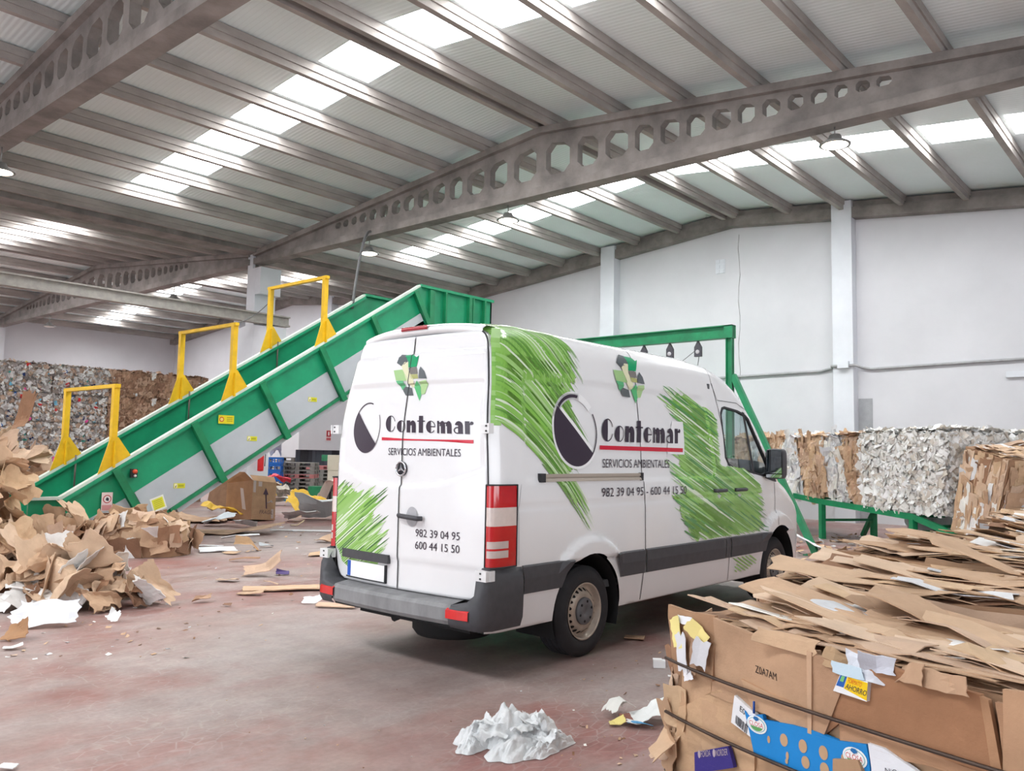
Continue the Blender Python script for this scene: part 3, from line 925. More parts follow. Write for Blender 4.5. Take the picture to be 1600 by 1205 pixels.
# side mouldings
def moulding(x0, x1, par, name='side_moulding', e0=0.0, e1=0.0):
    m = MB(); rws = []
    N = max(2, int((x1 - x0) / 0.06))
    for (z, o, k4) in ((.588, 0.0, 0), (.592, 0.018, 0), (.70, 0.024, .5), (.785, 0.018, 1), (.795, 0.0, 1)):
        a, b = x0 + e0 * (1 - k4), x1 + e1 * (1 - k4)
        rws.append([side(a + (b - a) * i / N, z, o) for i in range(N + 1)])
    m.grid(rws, smooth=False); return m.build(name, M['black_plastic'], par)
moulding(4.67, 5.255, van, e0=0.02, e1=-0.12)
moulding(5.86, 6.32, van, e0=0.10)
moulding(6.35, 7.85, sliding)
moulding(7.86, 7.957, sliding)
moulding(7.975, 8.93, cab_door, e1=-0.10)

# bumper
m = MB(); rws = []
for (dx, z) in ((0.16, .395), (0.02, .40), (0.0, .43), (0.0, .515), (0.02, .54), (0.16, .56)):
    rws.append([(4.165 + dx + 0.03 * u ** 2, VC + 0.655 * u, z) for u in [-1 + 2 * i / 20 for i in range(21)]])
m.grid(rws, smooth=False); bump = m.build('rear_bumper', M['grey_plastic'], van)
for sgn in (-1, 1):
    path = [(4.195, .655, .54), (4.20, .74, .555), (4.215, .82, .57), (4.235, .87, .62), (4.262, .905, .74), (4.30, .922, .80), (4.36, .93, .805), (4.48, .932, .80), (4.58, .932, .80), (4.66, .932, .795)]
    lo = [.385, .385, .385, .38, .375, .375, .37, .37, .37, .37]
    m = MB(); rws = []
    for q in range(7):
        r = []
        for (x, w, zt), zl in zip(path, lo):
            f = q / 6; z = zl + (zt - zl) * f
            ins = 0.025 * (1 if q in (0, 6) else 0) - 0.012 * math.sin(math.pi * f)
            r.append((x + ins * (1 if w < .8 else 0.3), VC + sgn * (w - ins * (0 if w < .8 else 1)), z))
        rws.append(r)
    rws.append([(p[0] + (0.14 if abs(p[1] - VC) < .86 else 0.02), p[1] - sgn * (0.0 if abs(p[1] - VC) < .86 else 0.06), p[2]) for p in rws[-1]])
    m.smooth = True; m.grid(rws); bc = m.build('bumper_corner', M['black_plastic'], van)
    m = MB((222, 36, 38)); rws = []
    for (dx, z) in ((0.012, .44), (-0.012, .452), (-0.012, .508), (0.012, .522)):
        rws.append([(interp([(0.655, 4.195), (.74, 4.20), (.82, 4.213), (.86, 4.23)], w) + dx - 0.006, VC + sgn * w, z) for w in (.635, .68, .74, .79, .83)])
    m.grid(rws, smooth=False); rl = m.build('reflector', M['lens'], bc)
    # tail light
    t_path = [(4.352, .842), (4.335, .868), (4.338, .893), (4.365, .915), (4.42, .925), (4.50, .928), (4.585, .928)]
    bands = [(.805, .87, (196, 24, 34)), (.87, .92, (206, 190, 186)), (.92, .935, (196, 24, 34)), (.935, .985, (206, 190, 186)), (.985, 1.09, (196, 24, 34)), (1.09, 1.22, (222, 206, 200)), (1.22, 1.375, (200, 26, 36))]
    m = MB()
    for (z0, z1, c) in bands:
        small = abs(z1 - z0) < .06 and c[1] > 100
        r0 = [(x, VC + sgn * min(w, interp(WT, z0) + .022), z0) for x, w in t_path]; r1 = [(x, VC + sgn * min(w, interp(WT, z1) + .022), z1) for x, w in t_path]
        def cf(i, j, c=c, small=small): return (196, 24, 34) if small and j in (0, 5) else c
        m.smooth = True; m.grid([r0, r1], colfn=cf)
    tl = m.build('tail_light', M['lens'], van)
    m = MB()
    out = [(x - 0.002, w + .001) for x, w in t_path]
    m.tube([(x, VC + sgn * w, 1.378) for x, w in out] + [(4.588, VC + sgn * .928, z) for z in (1.38, 1.2, 1.0, .80)], 0.006, 6)
    m.tube([(x, VC + sgn * w, .803) for x, w in out], 0.006, 6)
    m.tube([(4.350, VC + sgn * .840, z) for z in (.80, 1.378)], 0.006, 6)
    m.build('lamp_gasket', M['seam'], tl)
    # hinges
    for z in (1.775, .755):
        m = MB((235, 235, 236))
        w = .905 if z < 1 else .885
        m.box(4.262 if z < 1 else 4.312, VC + sgn * (w - .075), z - 0.036, 4.345, VC + sgn * (w + .03 if z < 1 else w + .006), z + 0.036)
        m.box(4.30, VC + sgn * w, z - 0.036, 4.35, VC + sgn * (w + (.034 if z < 1 else .014)), z + 0.036)
        m.col = (70, 70, 70)
        for dz in (-0.018, 0.018):
            m.box(4.258 if z < 1 else 4.308, VC + sgn * (w - .03), z + dz - 0.006, 4.32, VC + sgn * (w - .015), z + dz + 0.006)
        m.build('door_hinge', M['plastic'], rd_r if sgn < 0 else rd_l)
# side rail of the sliding door
m = MB()
for (z0, z1, o) in ((1.395, 1.418, 0.024), (1.418, 1.428, 0.012), (1.428, 1.452, 0.024)):
    a = [side(x, z0, 0.0) for x in (4.93, 6.30)]; N = 20
    r0 = [side(4.93 + (6.27 - 4.93) * i / N, z0, 0) for i in range(N + 1)]; r1 = [side(4.93 + (6.27 - 4.93) * i / N, z0, o) for i in range(N + 1)]
    r2 = [side(4.93 + (6.27 - 4.93) * i / N, z1, o) for i in range(N + 1)]; r3 = [side(4.93 + (6.27 - 4.93) * i / N, z1, 0) for i in range(N + 1)]
    m.grid([r0, r1, r2, r3], smooth=False)
rl = m.build('slide_rail', M['rail_alu'], van)
m = MB()
for x0, x1 in ((4.87, 4.93), (6.27, 6.305)):
    p = side(x0, 1.42); m.box(x0, p.y - 0.03, 1.39, x1, p.y + 0.03, 1.456)
m.build('rail_end_cap', M['seam'], rl)
# door handles
def side_handle(x, par, z=1.272):
    p = side(x, z)
    m = MB(); ring = []
    for a in range(20):
        t = 2 * math.pi * a / 20; ring.append(side(x + 0.055 * math.cos(t), z + 0.085 * math.sin(t), 0.0045))
    m.face([m.vert(q) for q in ring]); h0 = m.build('handle_recess', simple('handle_recess_shade', (214, 214, 216), 0.3), par)  # flat disc, the bowl's shade is put into its grey
    m = MB(); m.tube([(x - 0.12, p.y - 0.012, z), (x - 0.10, p.y - 0.035, z), (x + 0.10, p.y - 0.035, z), (x + 0.12, p.y - 0.012, z)], 0.018, 8); m.build('door_handle', M['black_plastic'], par)
side_handle(7.74, sliding); side_handle(8.20, cab_door)
yh, zh = mr(4.77, 1.105)
m = MB(); ring = [(rearx(yh, zh) - 0.005, yh + 0.062 * math.cos(t), zh + 0.075 * math.sin(t)) for t in [2 * math.pi * a / 20 for a in range(20)]]
m.face([m.vert(q) for q in ring]); m.build('handle_recess', simple('rear_recess_shade', (196, 196, 200), 0.3), rd_r)  # shade of the rear handle bowl carried by the grey disc
m = MB(); X = rearx(yh, zh); m.tube([(X - 0.02, yh + 0.13, zh + 0.005), (X - 0.045, yh + 0.10, zh + 0.004), (X - 0.045, yh - 0.10, zh - 0.006), (X - 0.012, yh - 0.12, zh - 0.006)], 0.018, 8); m.build('door_handle', M['black_plastic'], rd_r)
# mirrors
for sgn in (-1, 1):
    yy = VC + sgn * 1.03
    m = MB()
    rws = []
    for (dx, s) in ((0.0, .93), (0.02, 1.0), (0.10, 1.0), (0.15, .82), (0.17, .4)):
        r = []
        for k5 in range(17):
            a = 2 * math.pi * k5 / 16
            ca, sa = math.cos(a), math.sin(a)
            q = 0.35
            r.append((8.78 + dx, yy + s * 0.105 * math.copysign(abs(ca) ** q, ca), 1.545 + s * 0.165 * math.copysign(abs(sa) ** q, sa)))
        rws.append(r)
    m.smooth = True; m.grid(rws); m.face([m.vert(p) for p in rws[-1][:-1]])
    m.bar((8.86, yy - sgn * 0.05, 1.44), (8.93, VC + sgn * 0.86, 1.46), 0.07, 0.10)
    mo = m.build('mirror', M['black_plastic'], van)
    m = MB()
    for (z0, z1) in ((1.44, 1.695), (1.395, 1.43)):
        m.poly([(8.779, yy - 0.088, z0), (8.779, yy + 0.088, z0), (8.779, yy + 0.088, z1), (8.779, yy - 0.088, z1)])
    m.build('mirror_glass', simple('mirror_silver', (200, 206, 210), 0.03, metal=1.0, var=0.0), mo)
    m = MB(); m.prism([side(8.86, 1.385, 0.004, sgn), side(9.14, 1.34, 0.004, sgn), side(9.01, 1.53, 0.004, sgn)], (0, sgn * 0.015, 0)); m.build('mirror_base', M['seam'], van)
# number plate and trim over it
def rearbox(name, y0, y1, z0, z1, d0, d1, mat, par, col=None, skew=0.0):
    m = MB(col); N = 8; r0, r1, r2, r3 = [], [], [], []
    for i in range(N + 1):
        y = y0 + (y1 - y0) * i / N; dz = skew * i / N
        X = rearx(y, (z0 + z1) / 2)
        r0.append((X - d0, y, z0 + dz)); r1.append((X - d1, y, z0 + dz)); r2.append((X - d1, y, z1 + dz)); r3.append((X - d0, y, z1 + dz))
    m.grid([r0, r1, r2, r3], smooth=False)
    m.poly([r0[0], r1[0], r2[0], r3[0]]); m.poly([r0[-1], r1[-1], r2[-1], r3[-1]])
    return m.build(name, mat, par)
rearbox('plate_light_trim', 4.92, 5.53, .742, .808, 0.0, 0.03, M['black_plastic'], rd_l)
pl = rearbox('number_plate', 4.97, 5.46, .598, .722, 0.004, 0.016, M['paper'], rd_l, (246, 246, 246))
pl['label'] = 'blank white number plate'
rearbox('plate_frame', 4.955, 5.475, .588, .598, 0.0, 0.02, M['seam'], pl)
rearbox('plate_frame', 4.955, 4.968, .598, .726, 0.0, 0.02, M['seam'], pl)
rearbox('plate_country_band', 5.415, 5.46, .600, .720, 0.016, 0.0175, M['print'], pl, (40, 92, 190))
# round emblem: ring with a three pointed star
ye, ze = mr(4.895, 1.468)
m = MB(); Xe = rearx(ye, ze)
m.tube([(Xe - 0.02, ye + 0.052 * math.cos(a), ze + 0.052 * math.sin(a)) for a in [2 * math.pi * i / 28 for i in range(29)]], 0.007, 8)
for i in range(3):
    a = math.pi / 2 + i * 2 * math.pi / 3
    tip = Vector((Xe - 0.02, ye + 0.05 * math.cos(a), ze + 0.05 * math.sin(a)))
    for s in (-1, 1):
        b = a + s * math.pi / 3
        m.poly([(Xe - 0.028, ye, ze), tip, (Xe - 0.018, ye + 0.012 * math.cos(b), ze + 0.012 * math.sin(b))])
em = m.build('emblem', M['chrome'], van)
m = MB((52, 52, 58)); m.lathe([(0.0, -0.010), (0.05, -0.010), (0.054, 0.0)], 28, (Xe, ye, ze), 'x'); m.build('emblem_backing', M['print'], em)
# ------------------------------------------------------------------ lettering and graphics on the van
def scanfill(pts, dz=0.022, dx=0.07):
    out = []
    zs_ = sorted(set([round(p[1], 6) for p in pts]))
    lv = []
    for a, b in zip(zs_, zs_[1:]):
        n = max(1, int(math.ceil((b - a) / dz)))
        lv += [a + (b - a) * i / n for i in range(n)]
    lv.append(zs_[-1])
    ed = list(zip(pts, pts[1:] + pts[:1]))
    for z0, z1 in zip(lv, lv[1:]):
        if z1 - z0 < 1e-6: continue
        zm = (z0 + z1) / 2; xs_ = []
        for (a, b) in ed:
            if (a[1] - zm) * (b[1] - zm) < 0:
                f = lambda z: a[0] + (b[0] - a[0]) * (z - a[1]) / (b[1] - a[1])
                xs_.append((f(zm), f(z0), f(z1)))
        xs_.sort()
        for l, r in zip(xs_[::2], xs_[1::2]):
            n = max(1, int(math.ceil((r[0] - l[0]) / dx)))
            for i in range(n):
                t0, t1 = i / n, (i + 1) / n
                out.append([(l[1] + (r[1] - l[1]) * t0, z0), (l[1] + (r[1] - l[1]) * t1, z0), (l[2] + (r[2] - l[2]) * t1, z1), (l[2] + (r[2] - l[2]) * t0, z1)])
    return out
SIDE = lambda off: (lambda p: surf(p[0], p[1], off))
REAR = lambda off: (lambda p: Vector((rearx(p[0], p[1]) - off, p[0], p[1])))
def fill(mb, pts, mp, col):
    for q in scanfill(pts): mb.face([mb.vert(mp(p)) for p in q], col, True)
def arcpts(cx, cy, rx, ry, a0, a1, n=24):
    return [(cx + rx * math.cos(math.radians(a0 + (a1 - a0) * i / n)), cy + ry * math.sin(math.radians(a0 + (a1 - a0) * i / n))) for i in range(n + 1)]
def ringarc(cx, cy, rx, ry, t, a0, a1, n=24):
    return arcpts(cx, cy, rx, ry, a0, a1, n) + arcpts(cx, cy, rx - t, ry - t, a1, a0, n)

def deco_word():
    """the word Contemar in fat-and-thin display capitals, unit cap height"""
    P, x = [], 0.0
    def add(polys, w):
        nonlocal x
        for p in polys: P.append([(x + a, b) for a, b in p])
        x += w
    rect = lambda a, b, c, d: [(a, b), (c, b), (c, d), (a, d)]
    th = 0.045
    add([arcpts(0.42, .5, .42, .5, 90, 270, 20) + [(0.42, 0.0), (0.42, 1.0)], ringarc(0.42, .5, .40, .5, th, 18, 90, 12), ringarc(0.42, .5, .40, .5, th, 270, 342, 12)], 0.95)
    h = 0.72
    add([arcpts(0.36, h / 2, .36, h / 2, 90, 270, 18), ringarc(0.36, h / 2, .33, h / 2, th, -90, 90, 18)], 0.80)
    add([rect(0.0, 0, .27, h), rect(0.40, 0, .70, h * .62), arcpts(0.48, h * .60, .22, h * .40, 0, 180, 14), rect(.22, h * .72, .42, h * .86)], 0.82)
    add([rect(0.12, 0, .42, 1.0), rect(0.0, h - .07, .58, h)], 0.66)
    add([arcpts(0.34, h / 2, .34, h / 2, 90, 270, 18), ringarc(0.34, h / 2, .32, h / 2, th, 0, 90, 12), ringarc(0.34, h / 2, .32, h / 2, th, 270, 325, 10), rect(.3, h * .48, .66, h * .56)], 0.80)
    add([rect(0.0, 0, .13, h), rect(0.26, 0, .54, h * .62), arcpts(0.36, h * .58, .18, h * .42, 0, 180, 12), rect(0.68, 0, .98, h * .62), arcpts(0.79, h * .58, .19, h * .42, 0, 180, 12), rect(.1, h * .78, .3, h * .88), rect(.5, h * .78, .72, h * .88)], 1.12)
    add([rect(0.30, 0, .60, h * .66), arcpts(0.34, h * .60, .26, h * .40, 0, 165, 14), ringarc(0.26, h * .27, .26, h * .27, th * 1.4, 60, 300, 16)], 0.74)
    add([rect(0.0, 0, .30, h), rect(.25, h * .72, .48, h * .86), arcpts(.44, h * .86, .10, h * .13, 0, 360, 12)], 0.58)
    return P, x - 0.04
WORD, WLEN = deco_word()
def text_tris(body):
    cu = bpy.data.curves.new('t', 'FONT'); cu.body = body; cu.size = 1.0; cu.resolution_u = 3
    o = bpy.data.objects.new('t', cu); COL.objects.link(o)
    dg = bpy.context.evaluated_depsgraph_get(); me = o.evaluated_get(dg).to_mesh()
    vs = [(v.co.x, v.co.y) for v in me.vertices]; fs = [tuple(p.vertices) for p in me.polygons]
    o.evaluated_get(dg).to_mesh_clear()
    bpy.data.objects.remove(o); bpy.data.curves.remove(cu)
    return vs, fs
def put_text(mb, body, corners, mp, col):
    """corners: lower left, lower right, upper left of the text block in surface coordinates"""
    vs, fs = text_tris(body)
    x0, x1 = min(v[0] for v in vs), max(v[0] for v in vs); y0, y1 = min(v[1] for v in vs), max(v[1] for v in vs)
    (ax, az), (bx, bz), (cx, cz) = corners
    def T(v):
        u, w = (v[0] - x0) / (x1 - x0), (v[1] - y0) / (y1 - y0)
        return mp((ax + (bx - ax) * u + (cx - ax) * w, az + (bz - az) * u + (cz - az) * w))
    ids = [mb.vert(T(v)) for v in vs]
    for f in fs: mb.face([ids[i] for i in f], col, False)
def put_word(mb, corners, mp, col):
    (ax, az), (bx, bz), (cx, cz) = corners
    for poly in WORD:
        pts = [(ax + (bx - ax) * u / WLEN + (cx - ax) * w, az + (bz - az) * u / WLEN + (cz - az) * w) for u, w in poly]
        fill(mb, pts, mp, col)
DK = (58, 48, 62)
# side lettering (three corners read off the photograph and carried onto the body)
m = MB()
A_, B_, C_ = ms(5.665, 1.715), ms(6.955, 1.725), ms(5.665, 1.905)
halo = MB((240, 240, 242))
put_word(m, (A_, B_, C_), SIDE(0.0105), DK)
m.col = (206, 32, 58)
fill(m, [ms(5.64, 1.648), ms(7.0, 1.645), ms(7.0, 1.682), ms(5.64, 1.682)], SIDE(0.0105), (206, 32, 58))
fill(halo, [ms(6.72, 1.625), ms(7.03, 1.622), ms(7.03, 1.70), ms(7.0, 1.93), ms(6.80, 1.93), ms(6.72, 1.70)], SIDE(0.0094), (240, 240, 242))
put_text(m, 'SERVICIOS AMBIENTALES', (ms(5.68, 1.50), ms(6.755, 1.498), ms(5.68, 1.572)), SIDE(0.0105), DK)
put_text(m, '982 39 04 95 - 600 44 15 50', (ms(5.675, 1.262), ms(7.075, 1.255), ms(5.675, 1.335)), SIDE(0.0105), DK)
let = m.build('lettering', M['vinyl'], van)
let['label'] = 'company name, red rule, slogan and phone numbers on the van side'
# round mark on the side
def round_mark(mb, hb, c, r, mp, mph, halo_on, flip):
    s = -1 if flip else 1
    P = lambda a, rr: (c[0] + s * rr * math.cos(math.radians(a)), c[1] + rr * math.sin(math.radians(a)))
    if halo_on:
        fill(hb, [P(a, r * 1.075) for a in range(75, 326, 5)] + [P(a, r * .86) for a in range(325, 74, -5)], mph, (242, 242, 243))
        fill(hb, [P(140, r), P(134, r), P(-34, r), P(-40, r)], mph, (242, 242, 243))
        fill(hb, [P(a, r * 1.07) for a in range(40, 165, 5)] + [P(a, r * .86) for a in range(160, 35, -5)], mph, (242, 242, 243))
    seg = [P(a, r) for a in range(140, 321, 6)]
    fill(mb, seg, mp, DK)
    fill(mb, [P(a, r) for a in range(78, 141, 4)] + [P(a, r * .91) for a in range(140, 77, -4)], mp, DK)
    fill(mb, [P(a, r) for a in range(-42, 31, 4)] + [P(a, r * .955) for a in range(30, -43, -4)], mp, DK)
m = MB()
cs = ms(5.31, 1.795)
round_mark(m, halo, cs, 0.288, SIDE(0.0107), SIDE(0.0096), True, False)
rm_ = m.build('round_mark', M['vinyl'], van)
rm_['label'] = 'dark half filled circle mark on the van side'
# folded ribbon recycling emblem
RIB = [([(85, 240), (140, 255), (160, 330), (100, 370), (55, 325)], (92, 100, 104)), ([(130, 255), (205, 265), (240, 300), (262, 285), (240, 400), (165, 395), (165, 330)], (22, 158, 104)),
       ([(130, 330), (165, 340), (165, 420), (190, 480), (215, 540), (215, 600), (190, 610), (160, 560), (125, 440), (100, 370)], (226, 224, 190)),
       ([(168, 400), (240, 405), (252, 475), (185, 470)], (128, 124, 120)), ([(180, 470), (250, 480), (255, 525), (195, 520)], (176, 178, 116)),
       ([(25, 400), (110, 405), (150, 490), (160, 530), (120, 530), (50, 510)], (164, 202, 140)), ([(50, 515), (120, 525), (130, 580), (100, 620)], (96, 182, 130)),
       ([(125, 585), (185, 610), (200, 690), (130, 680), (105, 625)], (96, 102, 104)), ([(205, 600), (245, 545), (260, 600), (270, 690), (255, 755)], (92, 186, 122)),
       ([(260, 560), (325, 550), (330, 590), (300, 690), (270, 690)], (176, 208, 150)), ([(275, 405), (310, 460), (332, 540), (260, 525), (262, 440)], (98, 104, 108))]
# upright rectangle of the emblem in drawing units: x 25..332, y 240..755
def put_emblem(mb, corners, mp):
    (ax, az), (bx, bz), (cx, cz) = corners
    for pts, c in RIB:
        q = []
        for px, py in pts:
            py2 = py - (px - 178) * 0.10
            u, w = (px - 25) / 307.0, 1 - (py2 - 240) / 515.0
            q.append((ax + (bx - ax) * u + (cx - ax) * w, az + (bz - az) * u + (cz - az) * w))
        fill(mb, q, mp, c)
m = MB(); put_emblem(m, (ms(5.80, 2.05), ms(6.30, 2.05), ms(5.80, 2.46)), SIDE(0.0107))
m.build('recycling_emblem', M['vinyl'], van)

# brush-stroke graphics
GR = [(136, 192, 84), (142, 195, 94), (150, 199, 106), (160, 205, 122), (126, 182, 80)]
def ribbon(mb, fn, t0, t1, w, col, mp, n=None, tip=0.25):
    L, R = [], []
    n = n or 14
    for i in range(n + 1):
        t = t0 + (t1 - t0) * i / n
        p, q = fn(t), fn(t + 0.01 * (1 if t1 > t0 else -1))
        d = Vector((q[0] - p[0], q[1] - p[1]))
        if d.length < 1e-9: d = Vector((1, 0))
        d.normalize(); k6 = i / n
        ww = w * (0.35 + 0.65 * min(1, k6 / 0.12)) * min(1.0, 0.12 + (1 - k6) / tip)
        L.append((p[0] - d.y * ww / 2, p[1] + d.x * ww / 2)); R.append((p[0] + d.y * ww / 2, p[1] - d.x * ww / 2))
    Cn = [((a[0] + b[0]) / 2, (a[1] + b[1]) / 2) for a, b in zip(L, R)]
    mb.grid([[mp(p) for p in L], [mp(p) for p in Cn], [mp(p) for p in R]], col, True)
rng = random.Random(7)
# (a) curved sweep over the rear quarter: strokes leave the rear pillar and bend downwards
def sweep(v0):
    x0 = 4.40
    def fn(t):
        return x0 + 1.02 * t, v0 - (0.10 * t + 0.62 * t ** 1.6)
    return fn
# right-hand limit of the sweep (x as function of height), left limit for the low tails
lim_r = [(0.95, 5.36), (1.2, 5.36), (1.40, 5.28), (1.50, 5.30), (1.62, 5.40), (1.75, 5.40), (1.95, 5.34), (2.05, 5.30), (2.2, 5.40), (2.32, 5.42), (2.45, 5.36), (2.6, 5.28), (2.75, 5.18), (2.95, 5.05)]
low_l = [(1.0, 5.25), (1.2, 5.08), (1.4, 4.92), (1.6, 4.66), (1.75, 4.42), (1.8, 4.38), (3.0, 4.38)]
g = MB(); mp0 = SIDE(0.0035)
def clip_t(fn, lim, jit=0.0):
    t = 0.0; last = 0.0
    while t < 1.6:
        p = fn(t)
        if p[0] > interp(lim, p[1]) + jit or p[1] < 1.02: return t
        t += 0.02
    return 1.6
def start_t(fn):
    t = 0.0
    while t < 1.4:
        p = fn(t)
        if p[0] >= interp(low_l, p[1]): return t
        t += 0.02
    return None
layers = []
v = 1.86
while v < 3.45:
    fn = sweep(v); t0 = start_t(fn); t1 = clip_t(fn, lim_r, rng.uniform(-0.05, 0.04))
    if t0 is not None and t1 - t0 > 0.06: layers.append((fn, t0, t1, 0.085, rng.choice(GR), 0.0058, 0.16))
    v += 0.036
nb = 0
for i in range(70):
    v = rng.uniform(1.84, 3.3); fn = sweep(v); t0 = start_t(fn); t1 = clip_t(fn, lim_r, rng.uniform(-0.08, 0.14))
    if t0 is None or t1 - t0 < 0.1: continue
    r = rng.random()
    c = (222, 236, 210) if r < .26 else (176, 212, 146) if r < .56 else (98, 152, 62) if r < .80 else rng.choice(GR)
    w = rng.uniform(0.006, 0.024) if r < .8 else rng.uniform(0.03, 0.05)
    a = rng.uniform(0.0, 0.5) * (t1 - t0) if rng.random() < .5 else 0
    layers.append((fn, t0 + a, t1, w, c, 0.006 + 0.00002 * (i + 5), 0.3))
for i in range(26):   # loose hairs below and beyond
    v = rng.uniform(1.78, 2.0) if i % 2 else rng.uniform(1.9, 3.2)
    fn = sweep(v); t0 = start_t(fn)
    if t0 is None: continue
    t1 = clip_t(fn, lim_r, rng.uniform(0.02, 0.22))
    if t1 - t0 < 0.1: continue
    a = (t1 - t0) * rng.uniform(0.3, 0.7)
    layers.append((fn, t0 + a, t1, rng.uniform(0.006, 0.02), rng.choice([(150, 200, 110), (196, 222, 170), (120, 160, 90)]), 0.0082, 0.5))
for fn, t0, t1, w, c, off, tip in layers:
    ribbon(g, fn, t0, t1, w, c, SIDE(off), n=max(8, int((t1 - t0) / 0.03)), tip=tip)
# green wrap carried over the rear pillar edge
for i in range(20):
    z = 1.80 + i * 0.036
    for s in (0,):
        r0 = [side(x, z, 0.005) for x in (4.37, 4.385, 4.41, 4.45)]; r1 = [side(x, z + 0.036, 0.005) for x in (4.37, 4.385, 4.41, 4.45)]
        if z > 1.78: g.grid([r0, r1], rng.choice(GR), True)
go = g.build('green_graphic', M['vinyl'], van); go['label'] = 'sweeping green brush graphic on the rear quarter'
# (b) straight diagonal strokes over the sliding and cab doors
def in_win(x, z):
    return x > 7.80 and z > 1.52 - 0.085 * max(0, x - 8.02) / 0.8 and z > 1.36
g = MB(); dd = Vector((0.935, -0.355)); nn_ = Vector((0.355, 0.935))
base = Vector((6.9, 1.35))
REG = [(6.74, 2.20), (7.05, 2.20), (7.70, 2.0), (7.86, 1.80), (8.02, 1.50), (8.45, 1.44), (8.74, 1.28), (8.80, .87), (8.76, .795), (7.25, .795), (7.0, 1.05), (6.99, 1.30), (6.86, 1.5), (6.98, 1.9), (6.74, 2.06)]
REG = [ms(*p) for p in REG]
def reg_span(s):
    o0 = base + nn_ * s; ts = []
    for a, b in zip(REG, REG[1:] + REG[:1]):
        da = (a[0] - o0.x) * nn_.x + (a[1] - o0.y) * nn_.y; db = (b[0] - o0.x) * nn_.x + (b[1] - o0.y) * nn_.y
        if da * db < 0:
            f = da / (da - db); px_, pz_ = a[0] + (b[0] - a[0]) * f, a[1] + (b[1] - a[1]) * f
            ts.append((px_ - o0.x) * dd.x + (pz_ - o0.y) * dd.y)
    return (min(ts), max(ts)) if len(ts) > 1 else None
lay = []
s = -0.9
while s < 1.1:
    sp = reg_span(s)
    if sp: lay.append((s, sp[0] + rng.uniform(-0.04, 0.10), sp[1] + rng.uniform(-0.10, 0.05), 0.034, rng.choice(GR), 0.0058))
    s += 0.019
for i in range(190):
    s = rng.uniform(-0.85, 1.05); r = rng.random(); sp = reg_span(s)
    if not sp: continue
    c = (224, 236, 214) if r < .26 else (172, 210, 148) if r < .52 else (88, 150, 84) if r < .72 else (104, 170, 92) if r < .86 else rng.choice(GR)
    a, b = sp
    L0 = rng.uniform(0.1, 0.5) * (b - a)
    e = rng.choice([0, 0, 1, 2])
    if e == 0: p, q = a - rng.uniform(0, .20), a + L0
    elif e == 1: p, q = b - L0, b + rng.uniform(0, .12)
    else: p, q = a + rng.uniform(0, .4) * (b - a), a + rng.uniform(.5, 1.0) * (b - a)
    lay.append((s, p, q, rng.uniform(0.006, 0.022), c, 0.006 + 0.00001 * i))
for i in range(11):   # strokes running on over the sill of the cab door
    lay.append((-.52 + i * 0.034, 1.25 + rng.uniform(0, .2), 1.95 - rng.uniform(0, .2), 0.016, rng.choice(GR), 0.006))
for s, a, b, w, c, off in lay:
    o0 = base + nn_ * s
    fn = lambda t, o0=o0: (o0.x + dd.x * t, o0.y + dd.y * t)
    # split where the stroke crosses the cab window
    segs, cur = [], None
    N = max(4, int((b - a) / 0.03))
    for k7 in range(N + 1):
        t = a + (b - a) * k7 / N; p = fn(t)
        ok = not in_win(*p) and 6.5 < p[0] < 8.92 and p[1] > 0.42 and not (abs(p[1] - .69) < .11) and (p[1] > .6 or 8.0 < p[0] < 8.7)
        if ok:
            if cur is None: cur = [t, t]
            cur[1] = t
        elif cur: segs.append(cur); cur = None
    if cur: segs.append(cur)
    for t0, t1 in segs:
        if t1 - t0 > 0.05: ribbon(g, fn, t0, t1, w, c, SIDE(off), n=max(4, int((t1 - t0) / 0.02)), tip=0.12)
go = g.build('green_graphic', M['vinyl'], van); go['label'] = 'diagonal green brush graphic across the two side doors'
halo.build('lettering_halo', M['vinyl'], van)
# (c) rear left door strokes
g = MB(); dd = Vector((-0.86, 0.51))   # y decreases towards the right, z up
nn_ = Vector((0.51, 0.86)); base = Vector((5.69, 0.86))
lo_ = [(-0.5, 0.25), (-0.2, 0.02), (0.0, 0.0), (0.2, 0.0), (0.33, 0.0)]
hi_ = [(-0.5, 0.45), (-0.3, 0.62), (-0.1, 0.68), (0.05, 0.74), (0.15, 0.60), (0.25, 0.48), (0.33, 0.34)]
lay = []
s = -0.42
while s < 0.30:
    lay.append((s, interp(lo_, s), interp(hi_, s) * rng.uniform(0.86, 1.0), 0.03, rng.choice(GR[:4]), 0.0015)); s += 0.017
for i in range(100):
    s = rng.uniform(-0.45, 0.36); r = rng.random()
    c = (228, 240, 218) if r < .30 else (180, 216, 150) if r < .55 else (78, 130, 58) if r < .82 else rng.choice(GR)
    a, b = interp(lo_, s), interp(hi_, s); e = rng.random()
    if e < .55: p, q = b * rng.uniform(.45, .8), b * rng.uniform(1.0, 1.18)
    else: p, q = a, a + (b - a) * rng.uniform(.3, .9)
    lay.append((s, p, q, rng.uniform(0.005, 0.015), c, 0.0017 + 0.00001 * i))
